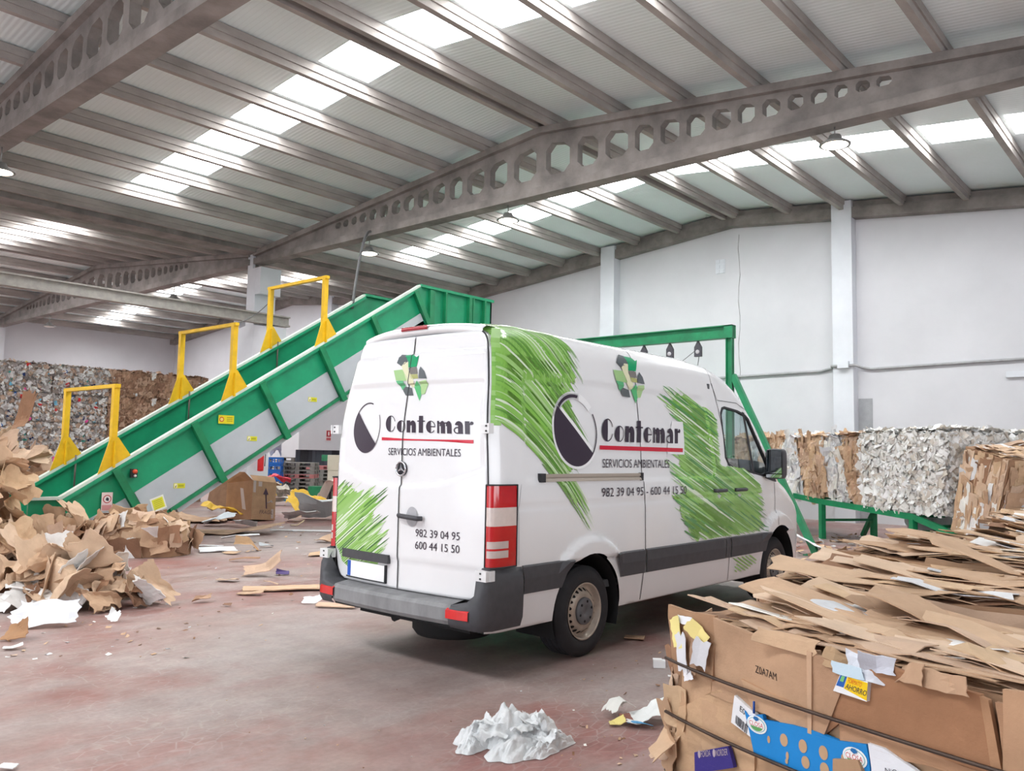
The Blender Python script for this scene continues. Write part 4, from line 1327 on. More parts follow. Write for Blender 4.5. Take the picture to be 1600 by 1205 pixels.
for s, a, b, w, c, off in lay:
    o0 = base + nn_ * s; N = max(4, int((b - a) / 0.02)); segs, cur = [], None
    fn = lambda t, o0=o0: (o0.x + dd.x * t, o0.y + dd.y * t)
    for k7 in range(N + 1):
        t = a + (b - a) * k7 / N; y, z = fn(t)
        hw = interp(WT, z) - .055
        if z < .84: hw = min(hw, .855) - 0.14 * (1 - math.sqrt(max(0, 1 - ((.84 - z) / .275) ** 2)))
        ok = y - VC < hw and z > .58 and y > 4.85
        if ok:
            if cur is None: cur = [t, t]
            cur[1] = t
        elif cur: segs.append(cur); cur = None
    if cur: segs.append(cur)
    for t0, t1 in segs:
        if t1 - t0 > .03: ribbon(g, fn, t0, t1, w, c, REAR(off), n=max(3, int((t1 - t0) / .02)), tip=.15)
go = g.build('green_graphic', M['vinyl'], rd_l); go['label'] = 'green brush graphic on the rear left door'
# far side sweep seen at the left edge
# rear lettering
m = MB(); mp = REAR(0.0042)
put_word(m, (mr(5.105, 1.755), mr(4.14, 1.735), mr(5.105, 1.885)), mp, DK)
fill(m, [mr(5.15, 1.688), mr(4.14, 1.668), mr(4.14, 1.694), mr(5.15, 1.712)], mp, (206, 32, 58))
put_text(m, 'SERVICIOS AMBIENTALES', (mr(5.065, 1.572), mr(4.265, 1.572), mr(5.065, 1.628)), mp, DK)
put_text(m, '982 39 04 95', (mr(4.725, .960), mr(4.255, .968), mr(4.725, 1.018)), mp, DK)
put_text(m, '600 44 15 50', (mr(4.725, .868), mr(4.255, .875), mr(4.725, .926)), mp, DK)
o = m.build('lettering', M['vinyl'], van); o['label'] = 'company name, slogan and two phone numbers on the rear doors'
m = MB(); c = mr(5.345, 1.79)
hb = MB()
def rmark():
    s = -1; r0, r1 = 0.182, 0.205
    P = lambda a, k8=1.0: (c[0] + s * r0 * k8 * math.cos(math.radians(a)), c[1] + r1 * k8 * math.sin(math.radians(a)))
    fill(m, [P(a) for a in range(140, 321, 6)], mp, DK)
    fill(m, [P(a) for a in range(72, 141, 4)] + [P(a, .95) for a in range(140, 71, -4)], mp, DK)
    fill(m, [P(a) for a in range(-42, 31, 4)] + [P(a, .965) for a in range(30, -43, -4)], mp, DK)
rmark()
o = m.build('round_mark', M['vinyl'], rd_l); o['label'] = 'dark half filled circle mark on the rear left door'
m = MB(); put_emblem(m, (mr(5.01, 1.985), mr(4.62, 1.985), mr(5.01, 2.37)), mp)
m.build('recycling_emblem', M['vinyl'], van)
# seam between the rear doors drawn over the vinyl
m = MB(); m.grid([[(rearx(VC, z) - 0.0052, VC + dy, z) for z in [0.57 + i * 0.02 for i in range(97)]] for dy in (-0.004, 0.004)], smooth=True)
m.build('door_gap', M['seam'], rd_r)
# small green wrap on the far rear corner
g = MB()
for i in range(16):
    z = 1.35 + i * 0.05
    g.grid([[side(x, z, 0.003, 1) for x in (4.37, 4.385, 4.41, 4.5)], [side(x, z + 0.05 * rng.uniform(.5, 1), 0.003, 1) for x in (4.37, 4.385, 4.41, 4.5)]], rng.choice(GR + [(230, 238, 225)]), True)
g.build('green_graphic', M['vinyl'], van)
# ------------------------------------------------------------------ green conveyor
CY0, CY1 = 13.5, 15.4
XL, X1, X2_, X3 = 4.72, 5.15, 12.38, 14.77
def rail_z(x):
    if x <= X1: return 0.80
    if x >= X2_: return 5.27
    return 0.80 + (5.27 - 0.80) * (x - X1) / (X2_ - X1)
HGT = 1.36
def bot_z(x): return max(0.02, rail_z(x) - HGT) if x < X2_ + 0.9 else 3.35
conv = thing('conveyor', 'long sloping green conveyor with grey side panels rising behind the van', 'conveyor', (9.7, 14.45, 0))
def side_poly(z_off0, z_off1, x0, x1):
    out = []
    N = max(1, int((x1 - x0) / 0.3)); xs_ = sorted(set([x0 + (x1 - x0) * i / N for i in range(N + 1)] + [x for x in (X1, X2_) if x0 < x < x1]))
    return xs_
for y, nm in ((CY0, 'side_panel'), (CY1, 'side_panel')):
    m = MB(); xs_ = side_poly(0, 0, XL, X3)
    for a, b in zip(xs_, xs_[1:]):
        m.prism([(a, y, bot_z(a)), (b, y, bot_z(b)), (b, y, rail_z(b) - 0.02), (a, y, rail_z(a) - 0.02)], (0, 0.05, 0))
    sp = m.build(nm, M['green'], conv)
    m = MB(); d = -1 if y == CY0 else 1
    for a, b in ((XL, X1), (X1, X2_)):
        m.bar((a, y + 0.0, rail_z(a)), (b, y + 0.0, rail_z(b)), 0.11, 0.045)
    m.build('top_rail', M['mint'], conv)
    m = MB(); m.bar((X2_, y, rail_z(X2_)), (X3, y, rail_z(X3)), 0.16, 0.06)
    m.bar((X1, y - 0.03, rail_z(X1) - 0.06), (X2_, y - 0.03, rail_z(X2_) - 0.06), 0.10, 0.05)
    m.build('rail_flange', M['green'], conv)
sl = math.atan2(5.27 - 0.80, X2_ - X1)
pd = Vector((math.sin(sl), 0, -math.cos(sl)))
ud = Vector((math.cos(sl), 0, math.sin(sl)))
stx = [5.92, 7.20, 8.48, 9.76, 11.02, 12.20]
PERP = HGT * math.cos(sl)
for x in stx:
    m = MB(); a = Vector((x, CY0 - 0.05, rail_z(x) - 0.04)); L = min(PERP + 0.03, (a.z - 0.03) / math.cos(sl)); b = a + pd * L
    m.bar(a, b, 0.10, 0.085, up=ud)
    m.bar(a + Vector((0, -0.055, 0)), b + Vector((0, -0.055, 0)), 0.03, 0.12, up=ud)
    m.build('stiffener', M['green_dark'], conv)
for x in (13.15, 13.95, 14.05, 14.45):
    m = MB(); m.bar((x, CY0 - 0.05, rail_z(x) - 0.03), (x, CY0 - 0.05, 3.36), 0.10, 0.05 if x != 13.95 else 0.1, up=(1, 0, 0)); m.build('stiffener', M['green_dark'], conv)
m = MB(); m.bar((X2_ + 0.35, CY0 - 0.04, rail_z(X2_) - 0.05), (X2_ + 0.35, CY0 - 0.04, 4.25), 0.08, 0.14, up=(1, 0, 0)); m.build('stiffener', M['green_dark'], conv)
# gusseted lower plate under the head
m = MB(); m.prism([(11.75, CY0 - 0.03, 4.05), (12.7, CY0 - 0.03, 4.62), (13.9, CY0 - 0.03, 4.40), (13.9, CY0 - 0.03, 3.4), (12.6, CY0 - 0.03, 3.4)], (0, 0.03, 0)); m.build('head_plate', M['green'], conv)
# grey cover panels between the stiffeners
def along(x, d, y): 
    a = Vector((x, y, rail_z(x))); return a + pd * d
for a, b in zip([5.0] + stx[:-1], stx):
    m = MB(); a2, b2 = a + 0.07, b - 0.07
    p = [along(a2, PERP * 0.47, CY0 - 0.03), along(b2, PERP * 0.47, CY0 - 0.03), along(b2, PERP * 0.95, CY0 - 0.03), along(a2, PERP * 0.95, CY0 - 0.03)]
    if min(q.z for q in p) < 0.02:
        # the lowest cover runs into the floor
        pp = []
        for i in range(4):
            c, d2 = p[i], p[(i + 1) % 4]
            if c.z >= 0.02: pp.append(c)
            if (c.z - 0.02) * (d2.z - 0.02) < 0:
                t = (c.z - 0.02) / (c.z - d2.z); pp.append(c.lerp(d2, t))
        p = pp
    m.prism(p, (0, 0.02, 0)); gp = m.build('cover_panel', M['grey_panel'], conv)
# bottom edge
m = MB(); xa = 5.75 + 0.55
m.bar(along(xa, PERP * 0.98, CY0 - 0.02), along(12.2, PERP * 0.98, CY0 - 0.02), 0.08, 0.06, up=pd); m.build('bottom_angle', M['green_dark'], conv)
m = MB(); m.bar(along(xa + 0.1, PERP * 1.05, CY0 + 0.04), along(12.2, PERP * 1.05, CY0 + 0.04), 0.08, 0.09, up=pd); m.build('bottom_strip', M['grey_panel'], conv)
# belt
m = MB(); xs_ = side_poly(0, 0, XL, X3)
for a, b in zip(xs_, xs_[1:]):
    za, zb = max(0.03, rail_z(a) - 0.98), max(0.03, rail_z(b) - 0.98)
    m.poly([(a, CY0 + 0.05, za), (b, CY0 + 0.05, zb), (b, CY1, zb), (a, CY1, za)])
    m.poly([(a, CY0 + 0.05, max(.02, bot_z(a))), (b, CY0 + 0.05, max(.02, bot_z(b))), (b, CY1, max(.02, bot_z(b))), (a, CY1, max(.02, bot_z(a)))])
m.build('belt', M['belt'], conv)
m = MB(); m.box(X3 - 0.05, CY0, 3.35, X3, CY1 + 0.05, 5.24); m.build('end_plate', M['green'], conv)
# support legs under the head
m = MB(); m.box(12.85, CY0 + 0.05, 0, 13.0, CY0 + 0.2, 3.6); m.build('leg', M['green_dark'], conv)
m = MB(); m.box(12.85, CY1 - 0.2, 0, 13.0, CY1 - 0.05, 3.6); m.build('leg', M['green_dark'], conv)
# yellow safety arches
for n, x in enumerate((5.90, 7.94, 9.87)):
    zb = rail_z(x) + 0.02; zt = zb + 1.31
    for y, s in ((CY0, -1), (CY1, 1)):
        m = MB()
        m.box(x - 0.045, y - 0.045, zb - 0.05, x + 0.045, y + 0.045, zt)
        a, b = x - 0.23, x + 0.27
        m.prism([(a, y - 0.055, rail_z(a) + 0.03), (b, y - 0.055, rail_z(b) + 0.03), (x + 0.06, y - 0.055, zb + 0.46), (x - 0.06, y - 0.055, zb + 0.46)], (0, 0.02, 0))
        m.box(x - 0.012, y - 0.11, zb - 0.02, x + 0.012, y - 0.05, zb + 0.40)
        m.build('arch_post', M['yellow'], conv)
    m = MB(); m.bar((x, CY0 - 0.08, zt - 0.03), (x, CY1 + 0.08, zt - 0.03), 0.08, 0.06); m.build('arch_crossbar', M['yellow'], conv)
    m = MB((120, 112, 104)); m.tube([(x + 0.18, CY1 - 0.06, rail_z(x + 0.18) + 0.06), (x + 0.18, CY1 - 0.06, rail_z(x + 0.18) - 0.5)], 0.016, 6); m.build('pull_rod', M['plastic'], conv)
# signs and button on the near side
def panel_sign(name, x, d, w, h, cols, drawing, label, tilt=0.0):
    c = along(x, d, CY0 - 0.034)
    t = thing(name, None, None, (0, 0, 0)); COL.objects.unlink(t); bpy.data.objects.remove(t)
    ca, sa = math.cos(tilt), math.sin(tilt)
    P = lambda u, v, o=0.0: (c.x + u * ca - v * sa, c.y - o, c.z + u * sa + v * ca)
    m = MB(cols[0]); m.prism([P(-w / 2, -h / 2), P(w / 2, -h / 2), P(w / 2, h / 2), P(-w / 2, h / 2)], (0, 0.004, 0))
    drawing(m, P, w, h)
    o = m.build(name, M['paper'], conv)
    o['label'] = label
def d_eye(m, P, w, h):
    m.poly([P(-w * .44, -h * .46, .002), P(w * .44, -h * .46, .002), P(w * .44, -h * .18, .002), P(-w * .44, -h * .18, .002)], (214, 150, 150))
    pts = [P(.38 * w * math.cos(a), .14 * h + .38 * w * math.sin(a), .002) for a in [i * math.pi / 12 for i in range(24)]]; m.poly(pts, (190, 60, 64))
    pts = [P(.30 * w * math.cos(a), .14 * h + .30 * w * math.sin(a), .004) for a in [i * math.pi / 12 for i in range(24)]]; m.poly(pts, (238, 226, 224))
    m.poly([P(-.14 * w, .08 * h, .006), P(.12 * w, .02 * h, .006), P(.16 * w, .16 * h, .006), P(.02 * w, .24 * h, .006), P(-.1 * w, .2 * h, .006)], (58, 52, 66))
panel_sign('warning_sign', 5.62, PERP * .37, .17, .29, [(236, 214, 212)], d_eye, 'white and red hand warning sign')
def d_yel(m, P, w, h):
    pts = [P(-w * .3 + .3 * h * math.cos(a), .3 * h * math.sin(a), .002) for a in [i * math.pi / 10 for i in range(20)]]; m.poly(pts, (204, 70, 50))
    pts = [P(-w * .3 + .2 * h * math.cos(a), .2 * h * math.sin(a), .004) for a in [i * math.pi / 10 for i in range(20)]]; m.poly(pts, (232, 208, 120))
    for k9 in range(3): m.poly([P(w * .02, h * (.2 - k9 * .2), .002), P(w * .4, h * (.2 - k9 * .2), .002), P(w * .4, h * (.28 - k9 * .2), .002), P(w * .02, h * (.28 - k9 * .2), .002)], (150, 146, 30))
panel_sign('warning_label', 7.68, PERP * .26, .30, .15, [(226, 212, 40)], d_yel, 'yellow warning label with a red circle')
def d_small(m, P, w, h):
    m.poly([P(-w * .45, -h * .4, .002), P(-w * .2, -h * .4, .002), P(-w * .2, h * .4, .002), P(-w * .45, h * .4, .002)], (236, 232, 190))
    m.poly([P(-w * .40, -h * .3, .003), P(-w * .3, -h * .3, .003), P(-w * .27, h * .25, .003)], (70, 66, 40))
    m.poly([P(-w * .1, -h * .2, .002), P(w * .38, -h * .2, .002), P(w * .38, h * .2, .002), P(-w * .1, h * .2, .002)], (176, 178, 40))
for x in (6.48 + .22, 7.78 + .26, 9.04 + .28): panel_sign('warning_label', x - .12, PERP * .74, .20, .085, [(214, 212, 60)], d_small, 'small yellow label on a grey cover')
def d_text(m, P, w, h):
    m.poly([P(-w * .4, -h * .38, .002), P(w * .4, -h * .38, .002), P(w * .4, h * .38, .002), P(-w * .4, h * .38, .002)], (226, 224, 70))
    for k9 in range(5): m.poly([P(-w * .3, h * (.22 - k9 * .13), .003), P(w * .3, h * (.22 - k9 * .13), .003), P(w * .3, h * (.26 - k9 * .13), .003), P(-w * .3, h * (.26 - k9 * .13), .003)], (180, 178, 50))
panel_sign('instruction_label', 6.20, PERP * .79, .24, .23, [(240, 240, 230)], d_text, 'tilted yellow instruction label', tilt=0.35)
c = along(5.98 + .12, PERP * .22, CY0 - 0.03)
m = MB((60, 60, 60)); m.box(c.x - .05, c.y - .05, c.z - .07, c.x + .05, c.y, c.z + .07)
m.lathe([(0.0, -.10), (.035, -.09), (.035, -.05)], 14, (c.x, c.y, c.z + .03), 'y', (224, 90, 60)); m.lathe([(0.0, -.075), (.02, -.07), (.02, -.05)], 12, (c.x + .01, c.y, c.z - .04), 'y', (238, 236, 230))
o = m.build('stop_button', M['plastic'], conv); o['label'] = 'red emergency stop button'

# cables
m = MB(); pts = []
for i in range(15):
    t = i / 14; pts.append((12.9 - 0.9 * t, 15.9 - 0.55 * t, 7.0 - 0.25 * t - 1.85 * t ** 2.2))
m.tube(pts, 0.035, 8)
tag(m.build('black_hose', M['cable']), 'grey hose hanging from the girder down to the conveyor', 'hose')
m = MB(); pts = [(3.0, 22.6, 3.1), (9.4, 20.8, 4.0)] 
A1, B1 = Vector((8.0, CY0 + .6, rail_z(7.94) + 1.33)), Vector((13.6, 21.3, 5.9))
m.tube([A1.lerp(B1, i / 12) + Vector((0, 0, -0.5 * math.sin(math.pi * i / 12) * .3)) for i in range(13)], 0.012, 5)
tag(m.build('loose_wire', M['cable']), 'thin wire strung from the yellow arch to the column', 'wire')

# ------------------------------------------------------------------ baler gantry
gan = thing('green_gantry', 'green steel gantry with a diagonal brace standing beyond the van front', 'frame', (14.0, 6.87, 0))
m = MB(); X = 14.0
m.box(X - .055, 6.82, 0, X + .055, 6.835, 3.82); m.box(X - .055, 6.925, 0, X + .055, 6.94, 3.82); m.box(X - .012, 6.82, 0, X + .012, 6.94, 3.82); m.box(X - .08, 6.80, 3.80, X + .08, 6.96, 4.02)
m.build('post', M['green_dark'], gan)
m = MB(); m.box(X - .08, 6.80, 4.0, X + .08, 11.6, 4.02); m.box(X - .08, 6.80, 3.78, X + .08, 11.6, 3.80); m.box(X - .015, 6.80, 3.8, X + .015, 11.6, 4.0)
m.build('beam', M['green_dark'], gan)
m = MB(); m.box(X - .1, 11.4, 0, X + .1, 11.6, 3.8); m.build('post', M['green_dark'], gan)
m = MB(); m.bar((14.0, 6.82, 3.10), (14.0, 5.34, 0.03), 0.10, 0.10, up=(1, 0, 0)); m.box(13.85, 5.15, 0, 14.15, 5.5, 0.02); m.build('brace', M['green_dark'], gan)
for y in (7.52, 8.12, 8.70):
    m = MB((78, 78, 84))
    m.prism([(X - .03, y - .07, 3.48), (X - .03, y + .07, 3.48), (X - .03, y + .07, 3.66), (X - .03, y, 3.78), (X - .03, y - .07, 3.66)], (.06, 0, 0))
    m.lathe([(0, -.035), (.04, -.035), (.04, 0)], 14, (X, y, 3.57), 'x', (196, 196, 200))
    m.build('pulley', M['plastic'], gan)
m = MB(); m.tube([(X, 7.5, 3.5), (X + .02, 7.56, 3.2), (X, 7.6, 2.4)], 0.008, 5); m.tube([(X, 7.58, 3.6), (X, 7.85, 3.42), (X, 8.1, 3.35), (X, 8.5, 3.2)], 0.006, 5)
m.build('cord', M['cable'], gan)
L1 = Vector((17.06, 6.37, 0)); CD = Vector((-0.5645, -0.8254, 0)); CN = Vector((0.8254, -0.5645, 0))
def ch(s, n, z): return L1 + CD * s + CN * n + Vector((0, 0, z))
bal = thing('baler', 'green baling press hidden behind the van under the conveyor head', 'machine', (14.6, 12.5, 0))
m = MB(); m.box(13.2, 13.3, 0, 15.2, 15.6, 3.3); m.box(14.1, 12.9, 0, 21.6, 15.0, 2.1); m.build('press_body', M['green'], bal)
m = MB(); m.prism([ch(-4.3, -.05, .8), ch(-4.3, 1.3, .8), (21.8, 12.9, .8), (20.6, 12.9, .8)], (0, 0, 1.35)); m.build('press_channel', M['green'], bal)
m = MB(); m.box(20.4, 10.4, 0, 20.6, 10.6, .8); m.build('leg', M['green_dark'], bal)

# ------------------------------------------------------------------ bale chute
CZ = [(-4.3, 1.02), (-2.4, .97), (-1.04, .88), (0, .80), (1.2, .755), (2.6, .69), (3.2, .55), (3.9, .31)]
chute = thing('bale_chute', 'green steel bale chute on legs curving down to the floor', 'chute', L1 + CD * 1.2 + CN * .6)
for n in (0.0, 1.22):
    m = MB(); ss = [-4.2 + i * 0.2 for i in range(41)]
    rws = []
    for dn, dz in ((-.03, -.11), (-.03, 0), (.03, 0), (.03, -.11)):
        rws.append([ch(s, n + dn, interp(CZ, s) + dz) for s in ss])
    m.grid(rws, smooth=False); m.grid([rws[3], rws[0]], smooth=False)
    m.build('rail', M['green_dark'], chute)
    for s in (0.0, 2.57):
        m = MB(); zt = interp(CZ, s) - .1; p = ch(s, n, 0)
        m.bar(p, p + Vector((0, 0, zt)), .10, .10, up=CD); m.build('leg', M['green_dark'], chute)
m = MB()
for i in range(9):
    s = -2.2 + i * .75
    m.bar(ch(s, 0, interp(CZ, s) - .07), ch(s, 1.22, interp(CZ, s) - .07), .07, .05)
m.build('deck_rungs', M['green_dark'], chute)
for s in (0.0, 2.57):
    m = MB(); m.bar(ch(s, 0, .38), ch(s, 1.22, .38), .05, .05); m.build('cross_brace', M['green_dark'], chute)
m = MB(); m.bar(ch(.1, 1.22, .68), ch(-.35, 1.22, 0.02), .08, .08, up=CN); m.build('brace', M['green_dark'], chute)

# ------------------------------------------------------------------ crumpled sheets and bales
CARD = [(208, 176, 146), (202, 168, 138), (214, 184, 156), (194, 160, 130), (220, 192, 166), (204, 174, 150), (212, 180, 146)]
CARD_DK = [(150, 112, 86), (160, 122, 96), (136, 102, 80)]
PAPER = [(236, 234, 232), (226, 226, 228), (214, 216, 220), (240, 238, 232)]
def crumple(mb, rng, Mx, w, h, nx, ny, folds=1, fold_ang=0.8, rough=0.03, ragged=0.12, th=0.004, col=None, bend=0.0, fs=3.0):
    """a creased, ragged-edged sheet w x h lying in its own XY plane, placed by Mx"""
    pts = []
    seed = Vector((rng.uniform(-50, 50), rng.uniform(-50, 50), rng.uniform(-50, 50)))
    fl_ = []
    for _ in range(folds):
        a = rng.uniform(0, math.pi); off = rng.uniform(-.3, .3) * min(w, h)
        fl_.append((Vector((math.cos(a), math.sin(a), 0)), off, rng.uniform(-fold_ang, fold_ang)))
    for j in range(ny + 1):
        r = []
        for i in range(nx + 1):
            x, y = (i / nx - .5) * w, (j / ny - .5) * h
            ed = (i in (0, nx)) or (j in (0, ny))
            if ed:
                q = mnoise.noise(seed + Vector((x, y, 0)) * 6.0) + rng.uniform(-.5, .5)
                x += q * ragged * w * .5 * (1 if i in (0, nx) else .2); y += q * ragged * h * .5 * (1 if j in (0, ny) else .2)
            p = Vector((x, y, 0))
            for nrm, off, ang in fl_:
                d = p.dot(nrm) - off
                if d > 0:
                    p = p - nrm * d + nrm * (d * math.cos(ang)) + Vector((0, 0, d * math.sin(ang)))
            if bend: p.z += bend * ((x / w * 2) ** 2 - .33) * w * .25
            p.z += rough * (mnoise.noise(seed + Vector((x, y, 1)) * fs) + .5 * mnoise.noise(seed + Vector((x, y, 5)) * fs * 2.7))
            r.append(Mx @ p)
        pts.append(r)
    nv = (pts[0][-1] - pts[0][0]).cross(pts[-1][0] - pts[0][0])
    if nv.length < 1e-9: nv = Vector((0, 0, 1))
    mb.grid(pts, col, False, thick=-nv.normalized() * th if th else None)
def frame_mat(o, x, z):
    """matrix with local x along x, local z along z, at o"""
    z = Vector(z).normalized(); x = Vector(x); x = (x - z * x.dot(z)).normalized(); y = z.cross(x)
    return Matrix(((x.x, y.x, z.x, o[0]), (x.y, y.y, z.y, o[1]), (x.z, y.z, z.z, o[2]), (0, 0, 0, 1)))

def core_block(mb, rng, lx, ly, lz, n, col, amp, Mx):
    """slightly bulging rough block, base at z=0, centred in x,y"""
    seed = Vector((rng.uniform(-50, 50),) * 3)
    def P(u, v, w):
        p = Vector(((u - .5) * lx, (v - .5) * ly, w * lz))
        d = Vector((u - .5, v - .5, w - .5))
        nz = mnoise.noise(seed + p * 3.1) * amp + mnoise.noise(seed + p * 8) * amp * .5
        k = Vector((d.x * lx, d.y * ly, d.z * lz)).normalized()
        q = p + k * nz
        q.z = max(0.0, q.z)
        return Mx @ q
    for (f) in range(6):
        rws = []
        for i in range(n + 1):
            r = []
            for j in range(n + 1):
                a, b = i / n, j / n
                r.append(P(*((a, b, 0), (b, a, 1), (a, 0, b), (b, 1, a), (0, b, a), (1, a, b))[f]))
            rws.append(r)
        mb.grid(rws, None, True, colfn=lambda i, j: rng.choice(col))

def bale(name, label, group, lx, ly, lz, pos, rz, rng, style, stack='x', faces=('-x', '+y', '+z', '-y'), dens=1.0, cat='bale', wires=True, scrap=1.0):
    """compressed bale; stack: direction in which the sheets are pressed together"""
    t = thing(name, label, cat, pos, group, rz)
    R = Matrix.Identity(4)
    m = MB()
    pal = {'card': CARD + CARD_DK, 'mixed': [(150, 142, 136), (178, 172, 168), (132, 116, 104), (196, 190, 186), (116, 108, 104)],
           'striped': CARD + PAPER, 'film': [(222, 222, 220)], 'brown': [(160, 126, 104)]}[style]
    core_block(m, rng, lx, ly, lz, 10, [{'card': (168, 132, 104), 'mixed': (156, 146, 140), 'striped': (190, 160, 134), 'film': (226, 226, 224), 'brown': (150, 118, 98)}[style]], 0.035, R)
    FD_ = {'-x': ((-lx / 2, 0, lz / 2), (0, -1, 0), (-1, 0, 0), ly, lz), '+x': ((lx / 2, 0, lz / 2), (0, 1, 0), (1, 0, 0), ly, lz),
           '+y': ((0, ly / 2, lz / 2), (-1, 0, 0), (0, 1, 0), lx, lz), '-y': ((0, -ly / 2, lz / 2), (1, 0, 0), (0, -1, 0), lx, lz), '+z': ((0, 0, lz), (1, 0, 0), (0, 0, 1), lx, ly)}
    for f in faces:
        o, xd, nz, wd, hg = FD_[f]
        o, xd, nz = Vector(o), Vector(xd), Vector(nz); yd = nz.cross(xd)
        flat = (f[1] == stack)
        area_ = wd * hg
        if style == 'card': cnt = int((46 if flat else 90) * area_ * dens)
        elif style == 'mixed': cnt = int(300 * area_ * dens)
        elif style == 'brown': cnt = int(170 * area_ * dens)
        elif style == 'striped': cnt = int(75 * area_ * dens)
        else: cnt = int(520 * area_ * dens)
        for i in range(cnt):
            u, v = rng.uniform(-.5, .5), rng.uniform(-.5, .5)
            if style == 'card':
                if flat: w, h = rng.uniform(.18, .6), rng.uniform(.15, min(.5, hg * .7))
                elif f == '+z': w, h = rng.uniform(.08, .30), rng.uniform(.3, .95)
                else: w, h = rng.uniform(.05, .20), rng.uniform(.2, min(.7, hg * .8))
                col = rng.choice(CARD) if rng.random() < .84 else rng.choice(CARD_DK) if rng.random() < .4 else rng.choice(PAPER)
            elif style == 'mixed':
                w, h = rng.uniform(.04, .13) * scrap, rng.uniform(.04, .14) * scrap
                r = rng.random()
                col = rng.choice([(224, 222, 222), (208, 205, 205), (232, 230, 228), (194, 190, 188)]) if r < .42 else rng.choice([(190, 164, 146), (176, 148, 130), (200, 176, 158)]) if r < .70 else (170, 162, 160) if r < .88 else (122, 114, 112) if r < .945 else rng.choice([(226, 90, 160), (60, 110, 180), (210, 60, 60), (80, 170, 160), (226, 200, 90), (40, 60, 110), (120, 190, 220), (90, 90, 100)])
            elif style == 'brown':
                w, h = rng.uniform(.06, .20), rng.uniform(.10, .28)
                col = rng.choice([(172, 138, 114), (160, 126, 104), (184, 150, 126), (192, 160, 138), (150, 116, 96)]) if rng.random() < .96 else rng.choice(PAPER)
            elif style == 'striped':
                w, h = rng.uniform(.10, .30), rng.uniform(.18, .5)
                band = int((u * wd + 5.3) / .30 + .35 * math.sin(v * 5)); col = rng.choice(PAPER) if (band * 7 % 5) in (0, 2) else rng.choice(CARD)
            else:
                w, h = rng.uniform(.04, .16), rng.uniform(.06, .22); col = rng.choice([(240, 240, 239), (232, 232, 230), (224, 222, 218), (216, 213, 208), (244, 244, 244), (206, 197, 186)])
            if not flat and style == 'card':
                # long side runs across the pressing direction
                long_d = yd if abs(xd['xyz'.index(stack)]) > .5 else xd
            else: long_d = yd
            if style == 'mixed' or style == 'film': long_d = (xd * rng.uniform(-1, 1) + yd * rng.uniform(-1, 1))
            if long_d.length < .01: long_d = yd
            uu = u * max(0.05, wd - (w if style == 'card' else .04)); vv = v * max(0.05, hg - (min(h, hg * .9) if style == 'card' else h * .6 if style == 'mixed' else .10 if f != '+z' else .04))
            tilt = rng.uniform(-.11, .11) if style == 'card' else rng.uniform(-.22, .22) if style in ('striped', 'brown') else rng.uniform(-.36, .36) if style == 'film' else rng.uniform(-.5, .5)
            nn2 = (nz + xd * rng.uniform(-1, 1) * abs(tilt) + yd * rng.uniform(-.6, .6) * abs(tilt)).normalized()
            off = rng.uniform(0.004, 0.05) if style != 'film' else rng.uniform(-0.01, 0.07)
            if style == 'card' and not flat: off = rng.uniform(.0, .045)
            p = o + xd * uu + yd * vv + nz * off
            if p.z < .05: p.z = .05
            mx = frame_mat(p, long_d.cross(nn2), nn2)
            mx = mx @ Matrix.Rotation(rng.uniform(-.10, .10) if style == 'card' else 0, 4, 'Z')
            k_ = 3 if style == 'mixed' else 4
            crumple(m, rng, mx, w, min(h, (lz if 'z' not in f else 9)), k_ if style != 'card' else 3, k_ if style != 'card' else 5, folds=1, fold_ang=.25 if style == 'card' else .5 if style in ('striped', 'brown') else .9,
                    rough=(.034 if f == '+z' else .02) if style == 'card' else .03 if style == 'film' else .05, ragged=.22 if style != 'card' else .12, th=.004 if style == 'card' else None, col=col, fs=4 if style == 'card' else 9)
    if style == 'film': m.sm = [True] * len(m.sm)
    m.build('pressed_waste', M['film'] if style == 'film' else M['card'], t, local=True)
    if wires:
        for i in range(4):
            z = lz * (i + 1) / 5
            m = MB(); hx, hy = lx / 2 + .03, ly / 2 + .03
            m.tube([(-hx, hy, z), (-hx, -hy, z), (hx, -hy, z), (hx, hy, z), (-hx, hy, z)], .006, 5); m.build('tie_wire', M['wire'], t, local=True)
    return t
rb = random.Random(11)
ang_ch = math.atan2(CD.y, CD.x)
def chute_bale(s0, s1, label, style, n1=1.22, zt=2.07, dens=1.0, grp=None):
    sm = (s0 + s1) / 2; zb = min(interp(CZ, s0), interp(CZ, s1)) + .0
    zb = interp(CZ, sm) + .0
    c = ch(sm, n1 / 2 + .03, zb)
    t = bale('bale', label, grp, s1 - s0, n1, zt - zb, c, ang_ch, rb, style, faces=('-y', '+z', '+x', '-x'), dens=dens, wires=False)
    return t
# local +y of a chute bale points to -CN (towards the camera side)
b1 = chute_bale(-4.2, -2.35, 'pale paper bale on the chute seen through the van cab window', 'striped')
b2 = chute_bale(-2.32, 1.22, 'brown and white striped cardboard bale on the green chute', 'striped', dens=1.2)
b3 = chute_bale(1.25, 3.35, 'white plastic film bale on the green chute', 'film', zt=2.10, dens=1.6)
b4 = chute_bale(3.38, 4.25, 'torn cardboard bale tipping off the low end of the chute', 'card', zt=1.80, dens=1.5)
b4.rotation_euler = (0, math.radians(14), ang_ch)
t = bale('bale', 'loose white plastic film bale behind the chute end', None, 5.2, 1.6, 2.08, ch(4.4, 2.45, 0), ang_ch, rb, 'film', faces=('-y', '+z', '+x', '-x'), dens=.9, wires=False)
t = bale('bale', 'cardboard bale standing behind the low end of the chute', None, 1.2, 1.3, 1.80, ch(4.25, 1.6, 0), ang_ch, rb, 'card', faces=('-y', '+z', '+x', '-x'), dens=1.2, wires=True, stack='z')

